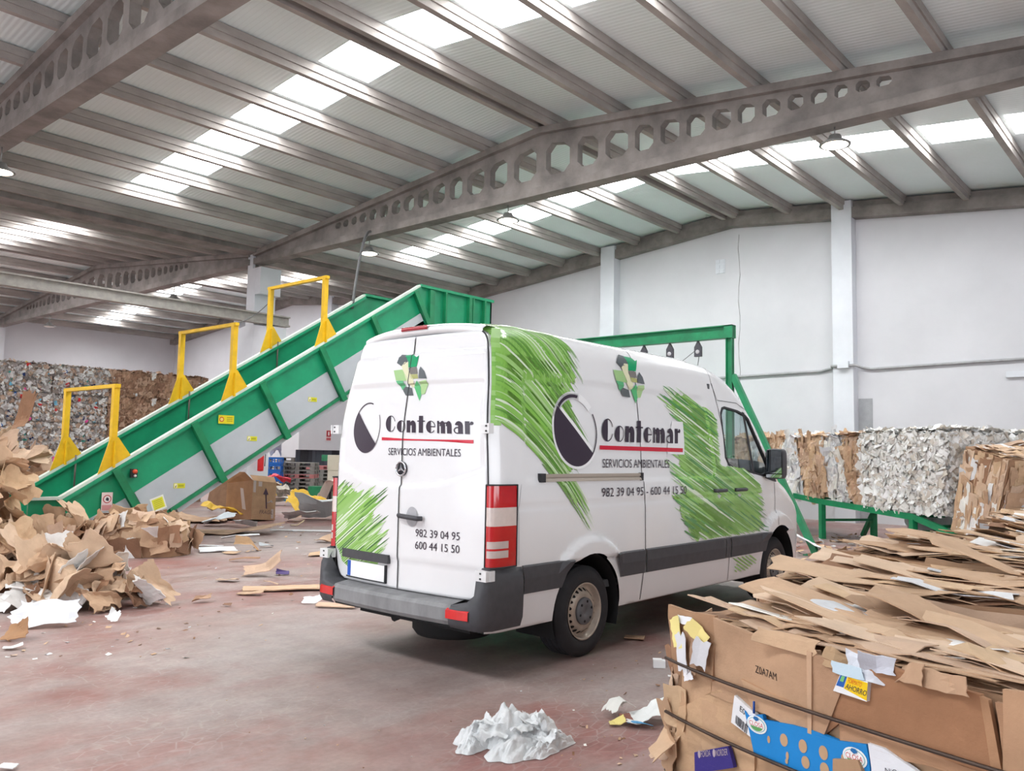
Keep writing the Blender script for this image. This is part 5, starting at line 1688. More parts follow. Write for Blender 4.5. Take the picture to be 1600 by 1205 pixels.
# wall of stacked bales beyond the conveyor
YS = 23.3
colx = [(4.9, 'mixed'), (6.35, 'mixed'), (7.8, 'mixed'), (9.25, 'mixed'), (10.7, 'brown'), (12.1, 'brown')]
protos = {'mixed': [], 'brown': []}
rows_n = {4.9: 5, 6.35: 5, 7.8: 5, 9.25: 5, 10.7: 5, 12.1: 5}
nth = ['lowest', 'second', 'third', 'fourth', 'topmost']
where = {4.9: 'leftmost stack beyond the conveyor', 6.35: 'second stack from the left beyond the conveyor', 7.8: 'third stack from the left beyond the conveyor',
         9.25: 'grey stack just left of the brown bales', 10.7: 'first brown stack beyond the conveyor', 12.1: 'last brown stack beside the valley column'}
for x, style in colx:
    for k10 in range(5):
        lab = '%s bale, %s of the %s' % ('mixed waste paper' if style == 'mixed' else 'brown cardboard', nth[k10], where[x])
        grp = 'mixed paper bales stacked beyond the conveyor' if style == 'mixed' else 'brown cardboard bales stacked beyond the conveyor'
        pos = (x + rb.uniform(-.04, .04), YS + .65 + rb.uniform(-.05, .05), k10 * .735)
        if len(protos[style]) < 4:
            b = bale('stacked_bale', lab, grp, 1.43, 1.3, .73, pos, 0, rb, style, faces=('-y', '+z', '+x') if style == 'mixed' else ('-y', '+z', '+x'), stack='q', dens=1.0, wires=False)
            protos[style].append(b)
        else:
            b = dup(protos[style][rb.randrange(4)], pos, 0, lab, grp)

# ------------------------------------------------------------------ bales in the row beside the camera
# front bale: big flat sheets on its near face
fA = Vector((2.95, 1.69, 0)); fdv = Vector((-.30, -.954, 0)); fnv = Vector((-.954, .30, 0))
rzf = math.atan2(-fnv.y, -fnv.x)
LYF, LXF, LZF = 1.62, .82, 1.0
fc = fA + fdv * (LYF / 2) - fnv * (LXF / 2)
fb = bale('cardboard_bale', 'nearest brown cardboard bale with a blue printed crate side', 'row of cardboard bales beside the camera', LXF, LYF, LZF - .02, fc, rzf, rb, 'card', faces=('+z', '+y'), dens=1.1, wires=False)
def fp(u, z, o=0.0):
    """point on the near face: u metres from its left edge, height z, o metres proud (bale's own frame is turned by rzf)"""
    p = fA + fdv * u + fnv * o + Vector((0, 0, z)) - fc
    c, s = math.cos(-rzf), math.sin(-rzf)
    return Vector((p.x * c - p.y * s, p.x * s + p.y * c, p.z))
def fpart(m, name, mat, label=None, parent=fb):
    me_par = parent
    o = m.build(name, mat)
    o.parent = me_par
    if label: o['label'] = label
    return o
def fsheet(name, poly, o, col, label=None, nu=14, wave=.012, th=.006, mat=None, seed=0, parent=fb, draw=None):
    """a flat sheet pressed onto the near face, outline poly in (u,z)"""
    m = MB(col)
    sd = Vector((seed * 3.7, seed * 1.3, 2.0))
    def mp(p, ex=0.0):
        d = wave * (mnoise.noise(sd + Vector((p[0] * 4, p[1] * 4, 0))) + .5 * mnoise.noise(sd + Vector((p[0] * 11, p[1] * 11, 0))))
        return fp(p[0], p[1], o + d + ex)
    fill(m, poly, mp, col)
    n = len(poly)
    for a, b in zip(poly, poly[1:] + poly[:1]):
        k11 = max(1, int(math.hypot(b[0] - a[0], b[1] - a[1]) / .05))
        for i in range(k11):
            p = (a[0] + (b[0] - a[0]) * i / k11, a[1] + (b[1] - a[1]) * i / k11); q = (a[0] + (b[0] - a[0]) * (i + 1) / k11, a[1] + (b[1] - a[1]) * (i + 1) / k11)
            m.poly([mp(p), mp(q), mp(q, -th - .01), mp(p, -th - .01)], col)
    if draw: draw(m, mp)
    return fpart(m, name, mat or M['card'], label, parent), mp
def rag(poly, rng, j=.006, step=.06):
    out = []
    for a, b in zip(poly, poly[1:] + poly[:1]):
        k12 = max(1, int(math.hypot(b[0] - a[0], b[1] - a[1]) / step))
        for i in range(k12):
            out.append((a[0] + (b[0] - a[0]) * i / k12 + rng.uniform(-j, j), a[1] + (b[1] - a[1]) * i / k12 + rng.uniform(-j, j)))
    return out
rf_ = random.Random(5)
# lower layers first
fsheet('cardboard_sheet', rag([(.10, .02), (1.62, .02), (1.62, .62), (.07, .66)], rf_), .028, (196, 158, 124), seed=1, wave=.02)
fsheet('cardboard_sheet', rag([(.08, .60), (1.6, .56), (1.6, .84), (.08, .86)], rf_), .036, (194, 158, 126), seed=2, wave=.02)
fsheet('cardboard_sheet', rag([(.06, .40), (.42, .36), (.46, .66), (.30, .78), (.08, .66)], rf_), .042, (200, 164, 130), seed=3, wave=.022)
fsheet('cardboard_sheet', rag([(.24, .74), (.70, .735), (.715, .99), (.50, .985), (.40, 1.0), (.27, 1.02)], rf_, .004), .048, (190, 154, 124), 'large plain cardboard side with a cut off stamp', seed=4, wave=.014,
       draw=lambda m, mp: put_text(m, 'Z0A7AM', ((.455, .868), (.55, .862), (.455, .893)), lambda p: mp(p, .002), (66, 54, 48)))
fsheet('cardboard_sheet', rag([(.04, .80), (.26, .80), (.27, 1.02), (.03, 1.03)], rf_, .008), .046, (176, 138, 108), seed=5, wave=.03)
fsheet('cardboard_flap', [(.70, .985), (.84, .972), (.735, .725), (.692, .735)], .060, (186, 148, 118), seed=6, wave=.006)
fsheet('cardboard_flap', [(.685, .99), (.705, .988), (.70, .735), (.685, .735)], .066, (204, 168, 138), seed=7, wave=.003)
fsheet('cardboard_sheet', rag([(.72, .73), (.83, .96), (.97, 1.0), (1.10, .985), (1.232, .99), (1.262, .80), (1.25, .79), (.80, .80)], rf_, .003), .052, (170, 124, 92), 'dark brown stained cardboard panel', seed=8, wave=.008)
fsheet('cardboard_flap', [(1.232, .985), (1.255, .98), (1.285, .80), (1.258, .795)], .058, (186, 142, 108), seed=9, wave=.004)
fsheet('cardboard_sheet', rag([(1.27, .98), (1.42, .98), (1.42, .80), (1.29, .80)], rf_, .003), .05, (178, 138, 108), seed=10, wave=.01)
fsheet('cardboard_flap', rag([(1.295, 1.02), (1.5, 1.04), (1.5, .60), (1.30, .62)], rf_, .004), .07, (192, 152, 120), seed=11, wave=.008)
fsheet('cardboard_sheet', rag([(.80, .80), (1.25, .80), (1.26, .765), (.95, .745), (.80, .745)], rf_, .004), .055, (186, 144, 112), seed=12, wave=.01)
fsheet('cardboard_strip', rag([(.40, .83), (.72, .805), (.72, .725), (.45, .745)], rf_, .004), .056, (198, 160, 128), seed=13, wave=.01)
# white barcode label
def d_bar(m, mp):
    U = lambda a, b: (.374 + (.477 - .374) * a - .018 * b, .773 + (.730 - .773) * a - .097 * b)
    put_text(m, 'E0', (U(.30, .34), U(.52, .34), U(.30, .14)), lambda p: mp(p, .002), (60, 60, 64))
    put_text(m, 'DT', (U(.62, .62), U(.90, .62), U(.62, .44)), lambda p: mp(p, .002), (60, 60, 64))
    rr_ = random.Random(3); a = .18
    while a < .66:
        wd = rr_.choice([.018, .03, .045]); fill(m, [U(a, .58), U(a + wd, .58), U(a + wd, .88), U(a, .88)], lambda p: mp(p, .002), (80, 80, 84)); a += wd + rr_.choice([.02, .03])
fsheet('barcode_label', [(.374, .773), (.477, .730), (.455, .650), (.356, .676)], .060, (232, 232, 234), 'white barcode label', seed=14, wave=.004, mat=M['paper'], draw=d_bar)
# blue crate side with round holes
def d_blue(m, mp):
    for (u, z, a, b) in ((.590, .685, .016, .020), (.667, .689, .0165, .0205), (.746, .693, .017, .0215), (.678, .643, .016, .019), (.750, .645, .017, .020), (.526, .668, .006, .012), (.605, .640, .006, .013), (.602, .622, .006, .008), (.82, .70, .010, .012)):
        fill(m, [(u + a * math.cos(t), z + b * math.sin(t)) for t in [i * math.pi / 10 for i in range(20)]], lambda p: mp(p, .0015), (190, 156, 122))
    for (u, z) in ((.478, .703), (.858, .713)):
        for k13, (a, b, c) in enumerate(((.042, .029, (236, 240, 240)), (.036, .0235, (120, 180, 190)), (.034, .0215, (244, 244, 244)))):
            fill(m, [(u + a * math.cos(t), z + b * math.sin(t)) for t in [i * math.pi / 12 for i in range(24)]], lambda p, k13=k13: mp(p, .002 + .0008 * k13), c)
        fill(m, [(u + .026 * math.cos(t), z - .004 + .016 * math.sin(t)) for t in [math.pi + i * math.pi / 10 for i in range(11)]], lambda p: mp(p, .0046), (96, 160, 96))
        fill(m, [(u - .03, z - .006), (u + .03, z - .006), (u + .03, z + .011), (u - .03, z + .011)], lambda p: mp(p, .0052), (246, 246, 246))
        put_text(m, 'CLOSA', ((u - .029, z - .005), (u + .029, z - .005), (u - .029, z + .010)), lambda p: mp(p, .0058), (200, 40, 50))
        fill(m, [(u - .012, z + .018), (u, z + .012), (u + .012, z + .018), (u + .006, z + .027), (u - .008, z + .027)], lambda p: mp(p, .0062), (40, 110, 170))
fsheet('blue_crate_side', [(.424, .735), (.44, .722), (.50, .742), (.505, .725), (.62, .742), (.70, .748), (.80, .745), (.895, .762), (.905, .72), (.918, .56), (.75, .585), (.62, .60), (.54, .592), (.463, .60)], .064, (28, 132, 204),
       'bright blue printed crate side with round holes', seed=15, wave=.005, mat=M['paper'], draw=d_blue)
m = MB((34, 80, 160)); 
for a, b in (((.468, .738), (.470, .778)),): m.tube([fp(a[0], a[1], .068), fp(b[0], b[1], .07)], .004, 6)
fpart(m, 'blue_strap', M['plastic'])
fsheet('cardboard_flap', rag([(.79, .69), (.88, .715), (.915, .64), (.93, .54), (.78, .55)], rf_, .004), .078, (186, 150, 118), seed=16, wave=.006)
# white carton with print
def d_niq(m, mp):
    put_text(m, 'NiQuitin', ((.958, .699), (1.035, .709), (.957, .716)), lambda p: mp(p, .0025), (58, 60, 72))
    fill(m, [(1.056 + .016 * math.cos(t), .712 + .008 * math.sin(t)) for t in [i * math.pi / 10 for i in range(20)]], lambda p: mp(p, .002), (140, 146, 156))
fsheet('white_carton', [(.902, .768), (.952, .768), (1.02, .745), (1.09, .722), (1.12, .60), (.915, .56), (.912, .70)], .062, (230, 231, 236), 'white printed carton piece', seed=17, wave=.006, mat=M['paper'], draw=d_niq)
fsheet('white_carton', [(1.11, .735), (1.17, .735), (1.18, .66), (1.10, .66)], .060, (224, 226, 232), seed=27, wave=.006, mat=M['paper'])
# dark blue printed panel
def d_pur(m, mp):
    for (a, b) in ((.20, .262), (.275, .345)):
        z0 = .495 + (a - .18) * .36
        put_text(m, 'NORDER' if a > .25 else 'FORDA', ((a + .014, z0 + .012), (b, z0 + .012 + (b - a) * .3), (a + .012, z0 + .034)), lambda p: mp(p, .002), (176, 160, 170))
        fill(m, [(a + .004 + .007 * math.cos(t), z0 + .02 + .014 * math.sin(t)) for t in [i * math.pi / 8 for i in range(16)]], lambda p: mp(p, .002), (176, 160, 170))
fsheet('dark_blue_panel', [(.177, .520), (.344, .592), (.372, .528), (.179, .445)], .062, (58, 48, 124), 'dark blue printed carton panel', seed=18, wave=.004, mat=M['paper'], draw=d_pur)
# yellow promotional card
def d_aho(m, mp):
    U = lambda a, b: (.812 + .094 * a - .028 * b * (1 - a) - .005 * b * a, .948 - .003 * a - .058 * b)
    fill(m, [U(0, 0), U(1, 0), U(1, 1.0), U(0, 1.0)], lambda p: mp(p, .001), (236, 236, 238))
    fill(m, [U(0.02, 0), U(.26, 0), U(.26, .66), U(.02, .66)], lambda p: mp(p, .0018), (40, 96, 176))
    fill(m, [U(.08, .08), U(.2, .08), U(.2, .38), U(.08, .38)], lambda p: mp(p, .0026), (120, 190, 120))
    fill(m, [U(.28, 0), U(1, .05), U(1, .96), U(.28, .70)], lambda p: mp(p, .0018), (244, 204, 32))
    put_text(m, 'FORMATO', (U(.34, .33), U(.80, .36), U(.34, .08)), lambda p: mp(p, .0028), (222, 110, 40))
    put_text(m, 'AHORRO', (U(.32, .66), U(.97, .74), U(.32, .38)), lambda p: mp(p, .0028), (60, 62, 70))
fsheet('yellow_card', [(.812, .948), (.906, .945), (.901, .887), (.784, .890)], .066, (236, 236, 238), 'yellow and blue card with large print', seed=19, wave=.003, mat=M['paper'], draw=d_aho)
m = MB((196, 214, 226)); 
crumple(m, rf_, frame_mat(fp(.84, .965, .07), fp(1, 0, 0) - fp(0, 0, 0), fp(0, 0, 1) - fp(0, 0, 0)), .11, .035, 5, 3, 1, .5, .01, .2, .002, (200, 220, 232)); fpart(m, 'pale_blue_scrap', M['paper'])
m = MB()
for (u, z, w, h, c) in ((.88, .985, .12, .09, (226, 228, 236)), (.80, .985, .12, .06, (190, 158, 124)), (.93, 1.0, .10, .05, (214, 216, 226)), (1.02, 1.0, .14, .06, (196, 160, 130)), (.60, 1.0, .22, .05, (206, 172, 140)), (1.15, 1.0, .16, .05, (204, 168, 138))):
    crumple(m, rf_, frame_mat(fp(u, z, .055), fp(1, 0, 0) - fp(0, 0, 0), fp(0, 0, 1) - fp(0, 0, 0) + Vector((0, 0, .4))), w, h, 6, 4, 2, .9, .02, .3, .003, c)
fpart(m, 'crushed_edge', M['card'])
# yellow and white rags at the left corner
m = MB()
for (u, z, w, h, c, tw) in ((.085, .93, .05, .11, (240, 226, 150), .2), (.19, .955, .10, .06, (238, 220, 146), -.6), (.12, .985, .07, .03, (238, 240, 246), 0), (.115, .87, .05, .14, (222, 222, 226), .1), (.175, .87, .035, .14, (160, 128, 104), 0), (.22, .88, .07, .10, (206, 206, 210), -.2), (.14, .79, .05, .04, (236, 236, 240), .3)):
    mx = frame_mat(fp(u, z, .068), fp(1, 0, 0) - fp(0, 0, 0), fp(0, 0, 1) - fp(0, 0, 0)) @ Matrix.Rotation(tw, 4, 'Z')
    crumple(m, rf_, mx, w, h, 5, 6, 1, .4, .014, .3, .002, c)
fpart(m, 'torn_scraps', M['paper'], 'yellow and white torn scraps at the bale corner')
# ragged left edge
m = MB()
for i in range(26):
    z = rf_.uniform(.06, .82); u = rf_.uniform(-.02, .07)
    mx = frame_mat(fp(u, z, rf_.uniform(-.03, .05)), Vector((rf_.uniform(-.4, .4), 1, rf_.uniform(-.3, .3))), Vector((-1, rf_.uniform(-.2, 1.0), rf_.uniform(-.3, .3))))
    crumple(m, rf_, mx, rf_.uniform(.06, .16), rf_.uniform(.10, .3), 4, 5, 2, 1.0, .02, .25, .004, rf_.choice(CARD + CARD_DK))
fpart(m, 'ragged_edge', M['card'])
# corrugation creases on the face
for z0, w_, sag in ((.808, .006, .02), (.607, .006, .02), (.40, .006, .01), (.2, .006, .01)):
    m = MB(); m.tube([fp(u, z0 + sag * (abs(u - .6) / .6) ** 2 * (1 if u < .6 else .2), .079 - .02 * (abs(u - .8) / .8) ** 4) for u in [.02 + i * .08 for i in range(20)]], w_, 6); fpart(m, 'tie_wire', M['wire'])

# further bales of the row, running away from the camera
row = [('second cardboard bale of the row, behind the nearest one', 4.28, .98, 1.03, 1.02, 1.72), ('third cardboard bale of the row, level with the van door', 5.32, .95, .98, 1.08, 1.72), ('fourth cardboard bale of the row, in front of the van wheel', 6.34, .95, 1.0, 1.03, 1.66),
       ('fifth cardboard bale of the row', 7.4, 1.0, 1.0, 1.02, 1.5), ('sixth cardboard bale of the row, below the chute end', 8.5, 1.05, 1.0, 1.02, 1.62), ('last cardboard bale of the row, towards the chute', 9.65, 1.05, 1.0, 1.05, 1.9)]
for lab, xc, lx, _, lz, yl in row:
    ly = 1.5
    b = bale('cardboard_bale', lab, 'row of cardboard bales beside the camera', lx, ly, lz, (xc, yl - ly / 2, 0), rb.uniform(-.05, .05), rb, 'card', faces=('+z', '+y', '-x'), dens=1.15, wires=True)
# ------------------------------------------------------------------ loose cardboard, litter and the things beyond the conveyor
def ground(px, py, z=0.0):
    x, y = (px - 800.0) / FPX, (602.5 - py) / FPX
    r = AXF + AXR * x + AXU * y
    t = (z - EYE) / r.z
    return Vector((r.x * t, r.y * t, z))
rh = random.Random(23)
protos_sheet = []
def sheet_mesh(rng, w, h, col, folds=2, ang=1.0, rough=.06, ragged=.25, th=.006, n=9, bend=0.0, fs=3.0):
    m = MB(col); crumple(m, rng, Matrix.Identity(4), w, h, n, n, folds, ang, rough, ragged, th, col, bend, fs); return m
def heap(name, label, cat, group, cx, cy, rx, ry, hh, count, rng, rz=0.0, sizes=(.3, .75), cols=None, zmin=0.02):
    prot = []
    for k in range(9):
        w, h = rng.uniform(*sizes), rng.uniform(sizes[0] * .8, sizes[1] * .8)
        o = sheet_mesh(rng, w, h, rng.choice(cols or (CARD + CARD + CARD_DK)), folds=rng.choice([2, 3, 4]), ang=1.35, rough=.035, ragged=.2, n=9, bend=rng.uniform(-.2, .2), fs=6.0).build(name, M['card'])
        prot.append(o)
    used = 0
    for i in range(count):
        a, r = rng.uniform(0, 2 * math.pi), math.sqrt(rng.random())
        u, v = r * math.cos(a), r * math.sin(a)
        x = cx + rx * u * math.cos(rz) - ry * v * math.sin(rz); y = cy + rx * u * math.sin(rz) + ry * v * math.cos(rz)
        zt = hh * max(0.0, 1 - r * r)
        z = max(zmin + .06, zt * (rng.uniform(.35, 1.0) if r < .8 else rng.uniform(.3, 1)))
        out = Vector((u * hh * .9 * math.cos(rz) - v * hh * math.sin(rz), v * hh, .55)).normalized()
        nz = (out + Vector((rng.uniform(-.7, .7), rng.uniform(-.7, .7), rng.uniform(-.2, .5)))).normalized()
        q = nz.to_track_quat('Z', 'Y').to_euler()
        if i < len(prot): o = prot[i]
        else:
            o = prot[rng.randrange(len(prot))].copy(); COL.objects.link(o)
        o.rotation_euler = q; o.rotation_euler.rotate_axis('Z', rng.uniform(0, 6.28))
        # keep every sheet above the floor
        mw = o.rotation_euler.to_matrix(); lo = min((mw @ v_.co).z for v_ in o.data.vertices)
        o.location = (x, y, max(z, .012 - lo))
        tag(o, label, cat, group)
    return prot
heap('cardboard_sheet', 'crumpled brown cardboard sheet in the loose heap nearest the camera', 'cardboard', 'crumpled sheets of the front heap', *ground(112, 944).xy, .86, .50, .60, 70, rh, rz=YB - math.pi / 2, sizes=(.2, .52), cols=CARD + CARD + CARD_DK + PAPER[:1])
heap('cardboard_sheet', 'crumpled brown cardboard sheet in the heap at the foot of the conveyor', 'cardboard', 'crumpled sheets at the conveyor foot', *ground(95, 868).xy, .78, .70, .62, 46, rh, rz=YB - math.pi / 2, sizes=(.25, .6))
heap('cardboard_sheet', 'crumpled brown cardboard sheet in the tall heap at the conveyor inlet', 'cardboard', 'crumpled sheets at the conveyor inlet', 4.02, 13.35, .62, .95, 1.75, 60, rh, rz=.1, sizes=(.35, .8))
heap('cardboard_sheet', 'crumpled cardboard in the heap behind the yellow arch', 'cardboard', 'crumpled sheets behind the conveyor', 5.9, 17.6, 1.5, 1.0, 2.15, 56, rh, rz=.5, sizes=(.4, .95), cols=CARD + CARD + PAPER[:2] + CARD_DK)
# half burst bale lying in front of the conveyor
def wad(name, label, cat, cx, cy, rx, ry, hh, rz, count, rng, cols, size=(.15, .45)):
    t = thing(name, label, cat, (cx, cy, 0), None, rz)
    m = MB(); sd = Vector((rng.uniform(-9, 9), rng.uniform(-9, 9), 1))
    def P(th, ph):
        d = Vector((math.cos(th) * math.cos(ph), math.sin(th) * math.cos(ph), math.sin(ph)))
        q = lambda a, e: math.copysign(abs(a) ** e, a)
        k = 1 + .16 * mnoise.noise(sd + d * 1.6) + .07 * mnoise.noise(sd + d * 5)
        return Vector((rx * q(d.x, .7) * k, ry * q(d.y, .7) * k, max(.004, hh * q(d.z, .7) * k)))
    m.grid([[P(a * math.pi / 24, b * math.pi / 2 / 10) for a in range(49)] for b in range(11)], (166, 130, 102), True)
    for i in range(count):
        th, ph = rng.uniform(0, 2 * math.pi), math.asin(rng.uniform(.04, 1))
        p = P(th, ph); nz = (P(th, ph) - Vector((0, 0, hh * .25))); nz = Vector((nz.x / rx ** 2, nz.y / ry ** 2, nz.z / hh ** 2)).normalized()
        nz = (nz + Vector((rng.uniform(-.3, .3), rng.uniform(-.3, .3), rng.uniform(-.3, .3)))).normalized()
        w, h = rng.uniform(*size), rng.uniform(size[0] * .6, size[1] * .7)
        crumple(m, rng, frame_mat(p + nz * .015, Vector((-math.sin(th), math.cos(th), rng.uniform(-.3, .3))), nz), w, h, 6, 5, rng.choice([1, 2, 2]), .8, .03, .2, .005, rng.choice(cols))
    m.v = [(a, b, max(.003, c)) for a, b, c in m.v]
    m.build('crushed_cardboard', M['card'], t, local=True); return t
wad('burst_bale', 'half burst lump of crushed cardboard lying before the conveyor', 'bale', *ground(212, 866).xy, .74, .46, .56, math.radians(-46), 140, rb, CARD + CARD + CARD_DK + PAPER[:1])
def loose(name, label, cat, px, py, w, h, rz, col, rng, flat=True, folds=1, ang=.35, rough=.02, ragged=.12, th=.006, z=.012, tilt=0.0, mat='card', group=None, n=8, bend=0.0):
    p = ground(px, py)
    o = sheet_mesh(rng, w, h, col, folds, ang, rough, ragged, th, n, bend).build(name, M[mat])
    o.rotation_euler = (tilt, 0, rz)
    R = o.rotation_euler.to_matrix(); lo = min((R @ v.co).z for v in o.data.vertices)
    o.location = (p.x, p.y, z - lo)
    return tag(o, label, cat, group)
RZ0 = math.pi / 2 - YB    # turns a sheet so that its long side runs across the view
rl_ = random.Random(77)
L_ = loose
VX = YB - math.pi / 2     # direction of the picture's horizontal in plan
L_('cardboard_sheet', 'long flat cardboard piece on the floor behind the van bumper', 'cardboard', 445, 922, .92, .30, VX + .25, (214, 180, 150), rl_, th=.012, ragged=.05, rough=.012)
L_('cardboard_sheet', 'narrow torn end beside the long flat cardboard piece', 'cardboard', 392, 930, .28, .13, VX - .1, (206, 174, 146), rl_, th=.008)
L_('cardboard_sheet', 'wide flat oval cardboard sheet beside the fragile box', 'cardboard', 365, 834, 1.75, .75, VX + .05, (198, 168, 142), rl_, th=.012, ragged=.16, rough=.02, n=12)
L_('cardboard_sheet', 'broad cardboard sheet lying under the conveyor side', 'cardboard', 300, 815, 1.5, 1.1, VX, (196, 164, 138), rl_, th=.01, ragged=.15, rough=.05)
L_('cardboard_flap', 'upright folded cardboard flap against the conveyor stiffener', 'cardboard', 254, 823, .55, .42, VX + .1, (200, 170, 142), rl_, tilt=1.0, folds=2, ang=.8, th=.008)
L_('cardboard_roll', 'curled cardboard piece leaning on the conveyor side', 'cardboard', 68, 868, .62, .55, VX + .3, (196, 160, 128), rl_, tilt=1.05, folds=1, ang=1.0, bend=.9, th=.008)
L_('cardboard_sheet', 'large dark bent cardboard sheet at the left heap edge', 'cardboard', 70, 872, .95, .6, VX + .5, (166, 132, 104), rl_, tilt=.45, folds=2, ang=.8, bend=.5, th=.008)
L_('paper_sheet', 'crumpled white paper sheet at the front of the left heap', 'paper', 72, 978, .50, .30, VX + .35, (218, 218, 223), rl_, tilt=.45, folds=3, ang=1.0, rough=.05, ragged=.25, mat='paper', th=.003)
L_('cardboard_sheet', 'ragged brown cardboard scrap below the white paper sheet', 'cardboard', 28, 1000, .22, .20, VX, (170, 130, 96), rl_, tilt=.5, folds=3, ang=1.2, rough=.06)
L_('paper_sheet', 'small white paper scrap left of the brown scrap', 'paper', 20, 1015, .14, .10, VX + .4, (240, 240, 240), rl_, mat='paper', th=.003)
L_('paper_scrap', 'white star shaped paper scrap in front of the heap', 'paper', 178, 972, .16, .10, VX, (240, 240, 240), rl_, mat='paper', folds=3, ang=1.2, ragged=.5, th=.003)
L_('white_board', 'white crossed foam board pieces on the floor', 'board', 340, 862, .55, .28, VX + .5, (238, 240, 244), rl_, tilt=.12, th=.01, rough=.01, ragged=.08, mat='paper')
L_('white_board', 'white foam board lying over the other white boards', 'board', 375, 848, .62, .16, VX + .3, (240, 242, 245), rl_, th=.01, rough=.01, ragged=.05, mat='paper', z=.06)
L_('white_board', 'pale board at the left of the white boards', 'board', 325, 855, .40, .16, VX - .15, (232, 234, 238), rl_, th=.01, rough=.02, mat='paper')
L_('cardboard_tube', 'short tan cardboard tube end beside the white boards', 'cardboard', 388, 862, .40, .16, VX + .1, (212, 178, 140), rl_, folds=2, ang=1.5, rough=.03, tilt=.2)
L_('cardboard_scrap', 'tan cardboard scrap below the white boards', 'cardboard', 362, 866, .26, .16, VX - .4, (204, 174, 146), rl_)
L_('wooden_strip', 'thin brown strip on the floor below the white boards', 'strip', 382, 878, .42, .06, VX + .04, (196, 160, 132), rl_, th=.02, rough=.003, ragged=.02)
L_('grey_scrap', 'grey curled scrap right of the white boards', 'scrap', 416, 856, .22, .12, VX + .4, (176, 180, 184), rl_, tilt=.4, mat='paper', folds=2, ang=.9)
L_('paper_bag', 'crumpled brown paper bag with purple print', 'bag', 414, 900, .52, .26, VX + .12, (206, 176, 152), rl_, folds=3, ang=1.2, rough=.07, tilt=.2)
L_('paper_bag', 'purple printed corner of the crumpled paper bag', 'bag', 441, 899, .16, .10, VX + .3, (84, 66, 128), rl_, folds=2, ang=1.0, tilt=.3, mat='paper')
L_('cardboard_scrap', 'folded cardboard scrap left of the paper bag', 'cardboard', 355, 909, .26, .14, VX - .1, (204, 178, 156), rl_, folds=2, ang=1.3, rough=.04)
L_('cardboard_scrap', 'small brown scrap below the flat cardboard at left', 'cardboard', 314, 941, .19, .11, VX + .3, (190, 156, 130), rl_, folds=2, ang=1.4, rough=.04)
L_('cardboard_scrap', 'small pale scrap between the two floor pieces', 'cardboard', 424, 915, .18, .07, VX, (212, 182, 156), rl_, folds=2, ang=1.0, rough=.03)
L_('cardboard_scrap', 'tiny brown scrap alone on the floor', 'cardboard', 355, 948, .08, .05, VX, (150, 116, 96), rl_, folds=2, ang=1.2)
L_('plastic_scrap', 'small crumpled white plastic scrap near the bumper', 'scrap', 492, 944, .26, .09, VX, (238, 238, 240), rl_, folds=3, ang=1.2, rough=.05, mat='film', th=.003)
L_('cardboard_strip', 'tapered cardboard strip pointing at the rear bumper', 'cardboard', 525, 950, .42, .10, VX - .1, (222, 190, 164), rl_, th=.01, rough=.008, ragged=.08)
L_('white_strip', 'long white plastic strip on the floor left of the van', 'strip', 482, 831, 1.5, .09, VX + .02, (244, 246, 248), rl_, th=.02, rough=.004, ragged=.02, mat='paper', folds=0)
L_('silver_sheet', 'grey plastic sheeting lying left of the van', 'sheet', 505, 812, 1.25, .7, VX + .1, (206, 212, 216), rl_, folds=3, ang=.6, rough=.06, mat='film', th=.004)
L_('silver_sheet', 'pointed white plastic sheet beside the grey sheeting', 'sheet', 470, 815, .75, .4, VX - .1, (228, 232, 234), rl_, folds=3, ang=.6, rough=.05, mat='film', th=.004)
L_('cream_scrap', 'small cream box scrap below the pointed white sheet', 'scrap', 466, 822, .32, .14, VX, (236, 222, 180), rl_, folds=1, ang=.8)
L_('yellow_bag', 'crumpled yellow plastic bag on the floor left of the van', 'bag', 479, 800, 1.0, .6, VX, (236, 190, 60), rl_, folds=4, ang=1.0, rough=.20, mat='film', th=.004, n=14)
L_('pink_cloth', 'pale pink crumpled cloth beside the yellow bag', 'cloth', 512, 795, .9, .45, VX, (240, 222, 218), rl_, folds=4, ang=1.0, rough=.16, mat='film', th=.004, n=12)
L_('yellow_film', 'yellow crumpled film at the foot of the fragile box', 'film', 350, 813, 1.0, .35, VX - .2, (226, 184, 60), rl_, folds=3, ang=1.0, rough=.10, mat='film', th=.004, n=12)
L_('white_sheet', 'blue white striped plastic sheet before the fragile box', 'sheet', 342, 822, .65, .45, VX + .3, (226, 236, 242), rl_, folds=2, ang=.8, rough=.06, mat='film', th=.004)
L_('white_sheet', 'small white scraps before the fragile box', 'sheet', 385, 824, .5, .25, VX, (234, 236, 238), rl_, folds=3, ang=.8, rough=.05, mat='film', th=.004)
L_('cardboard_scrap', 'torn cardboard beside the left tail lamp', 'cardboard', 513, 848, .42, .26, VX - .2, (206, 176, 150), rl_, folds=2, ang=1.0, rough=.06)
L_('cardboard_scrap', 'flat cardboard beside the left bumper corner', 'cardboard', 507, 869, .45, .26, VX + .1, (212, 180, 148), rl_, folds=1, ang=.5, rough=.03)
L_('red_cloth', 'red cloth draped on the litter beyond the fragile box', 'cloth', 430, 775, 1.0, .5, VX + .15, (216, 46, 70), rl_, folds=2, ang=.9, rough=.18, mat='film', th=.004, z=.44, n=12)
L_('litter_bag', 'white and yellow litter bag beyond the fragile box', 'bag', 437, 780, .85, .8, VX, (224, 216, 204), rl_, folds=4, ang=1.3, rough=.35, mat='film', th=.004, n=14)
L_('yellow_rag', 'yellow rag on the litter bag', 'cloth', 434, 776, .25, .5, VX, (234, 192, 60), rl_, folds=2, ang=.9, rough=.1, mat='film', th=.004, tilt=1.0, z=.02)
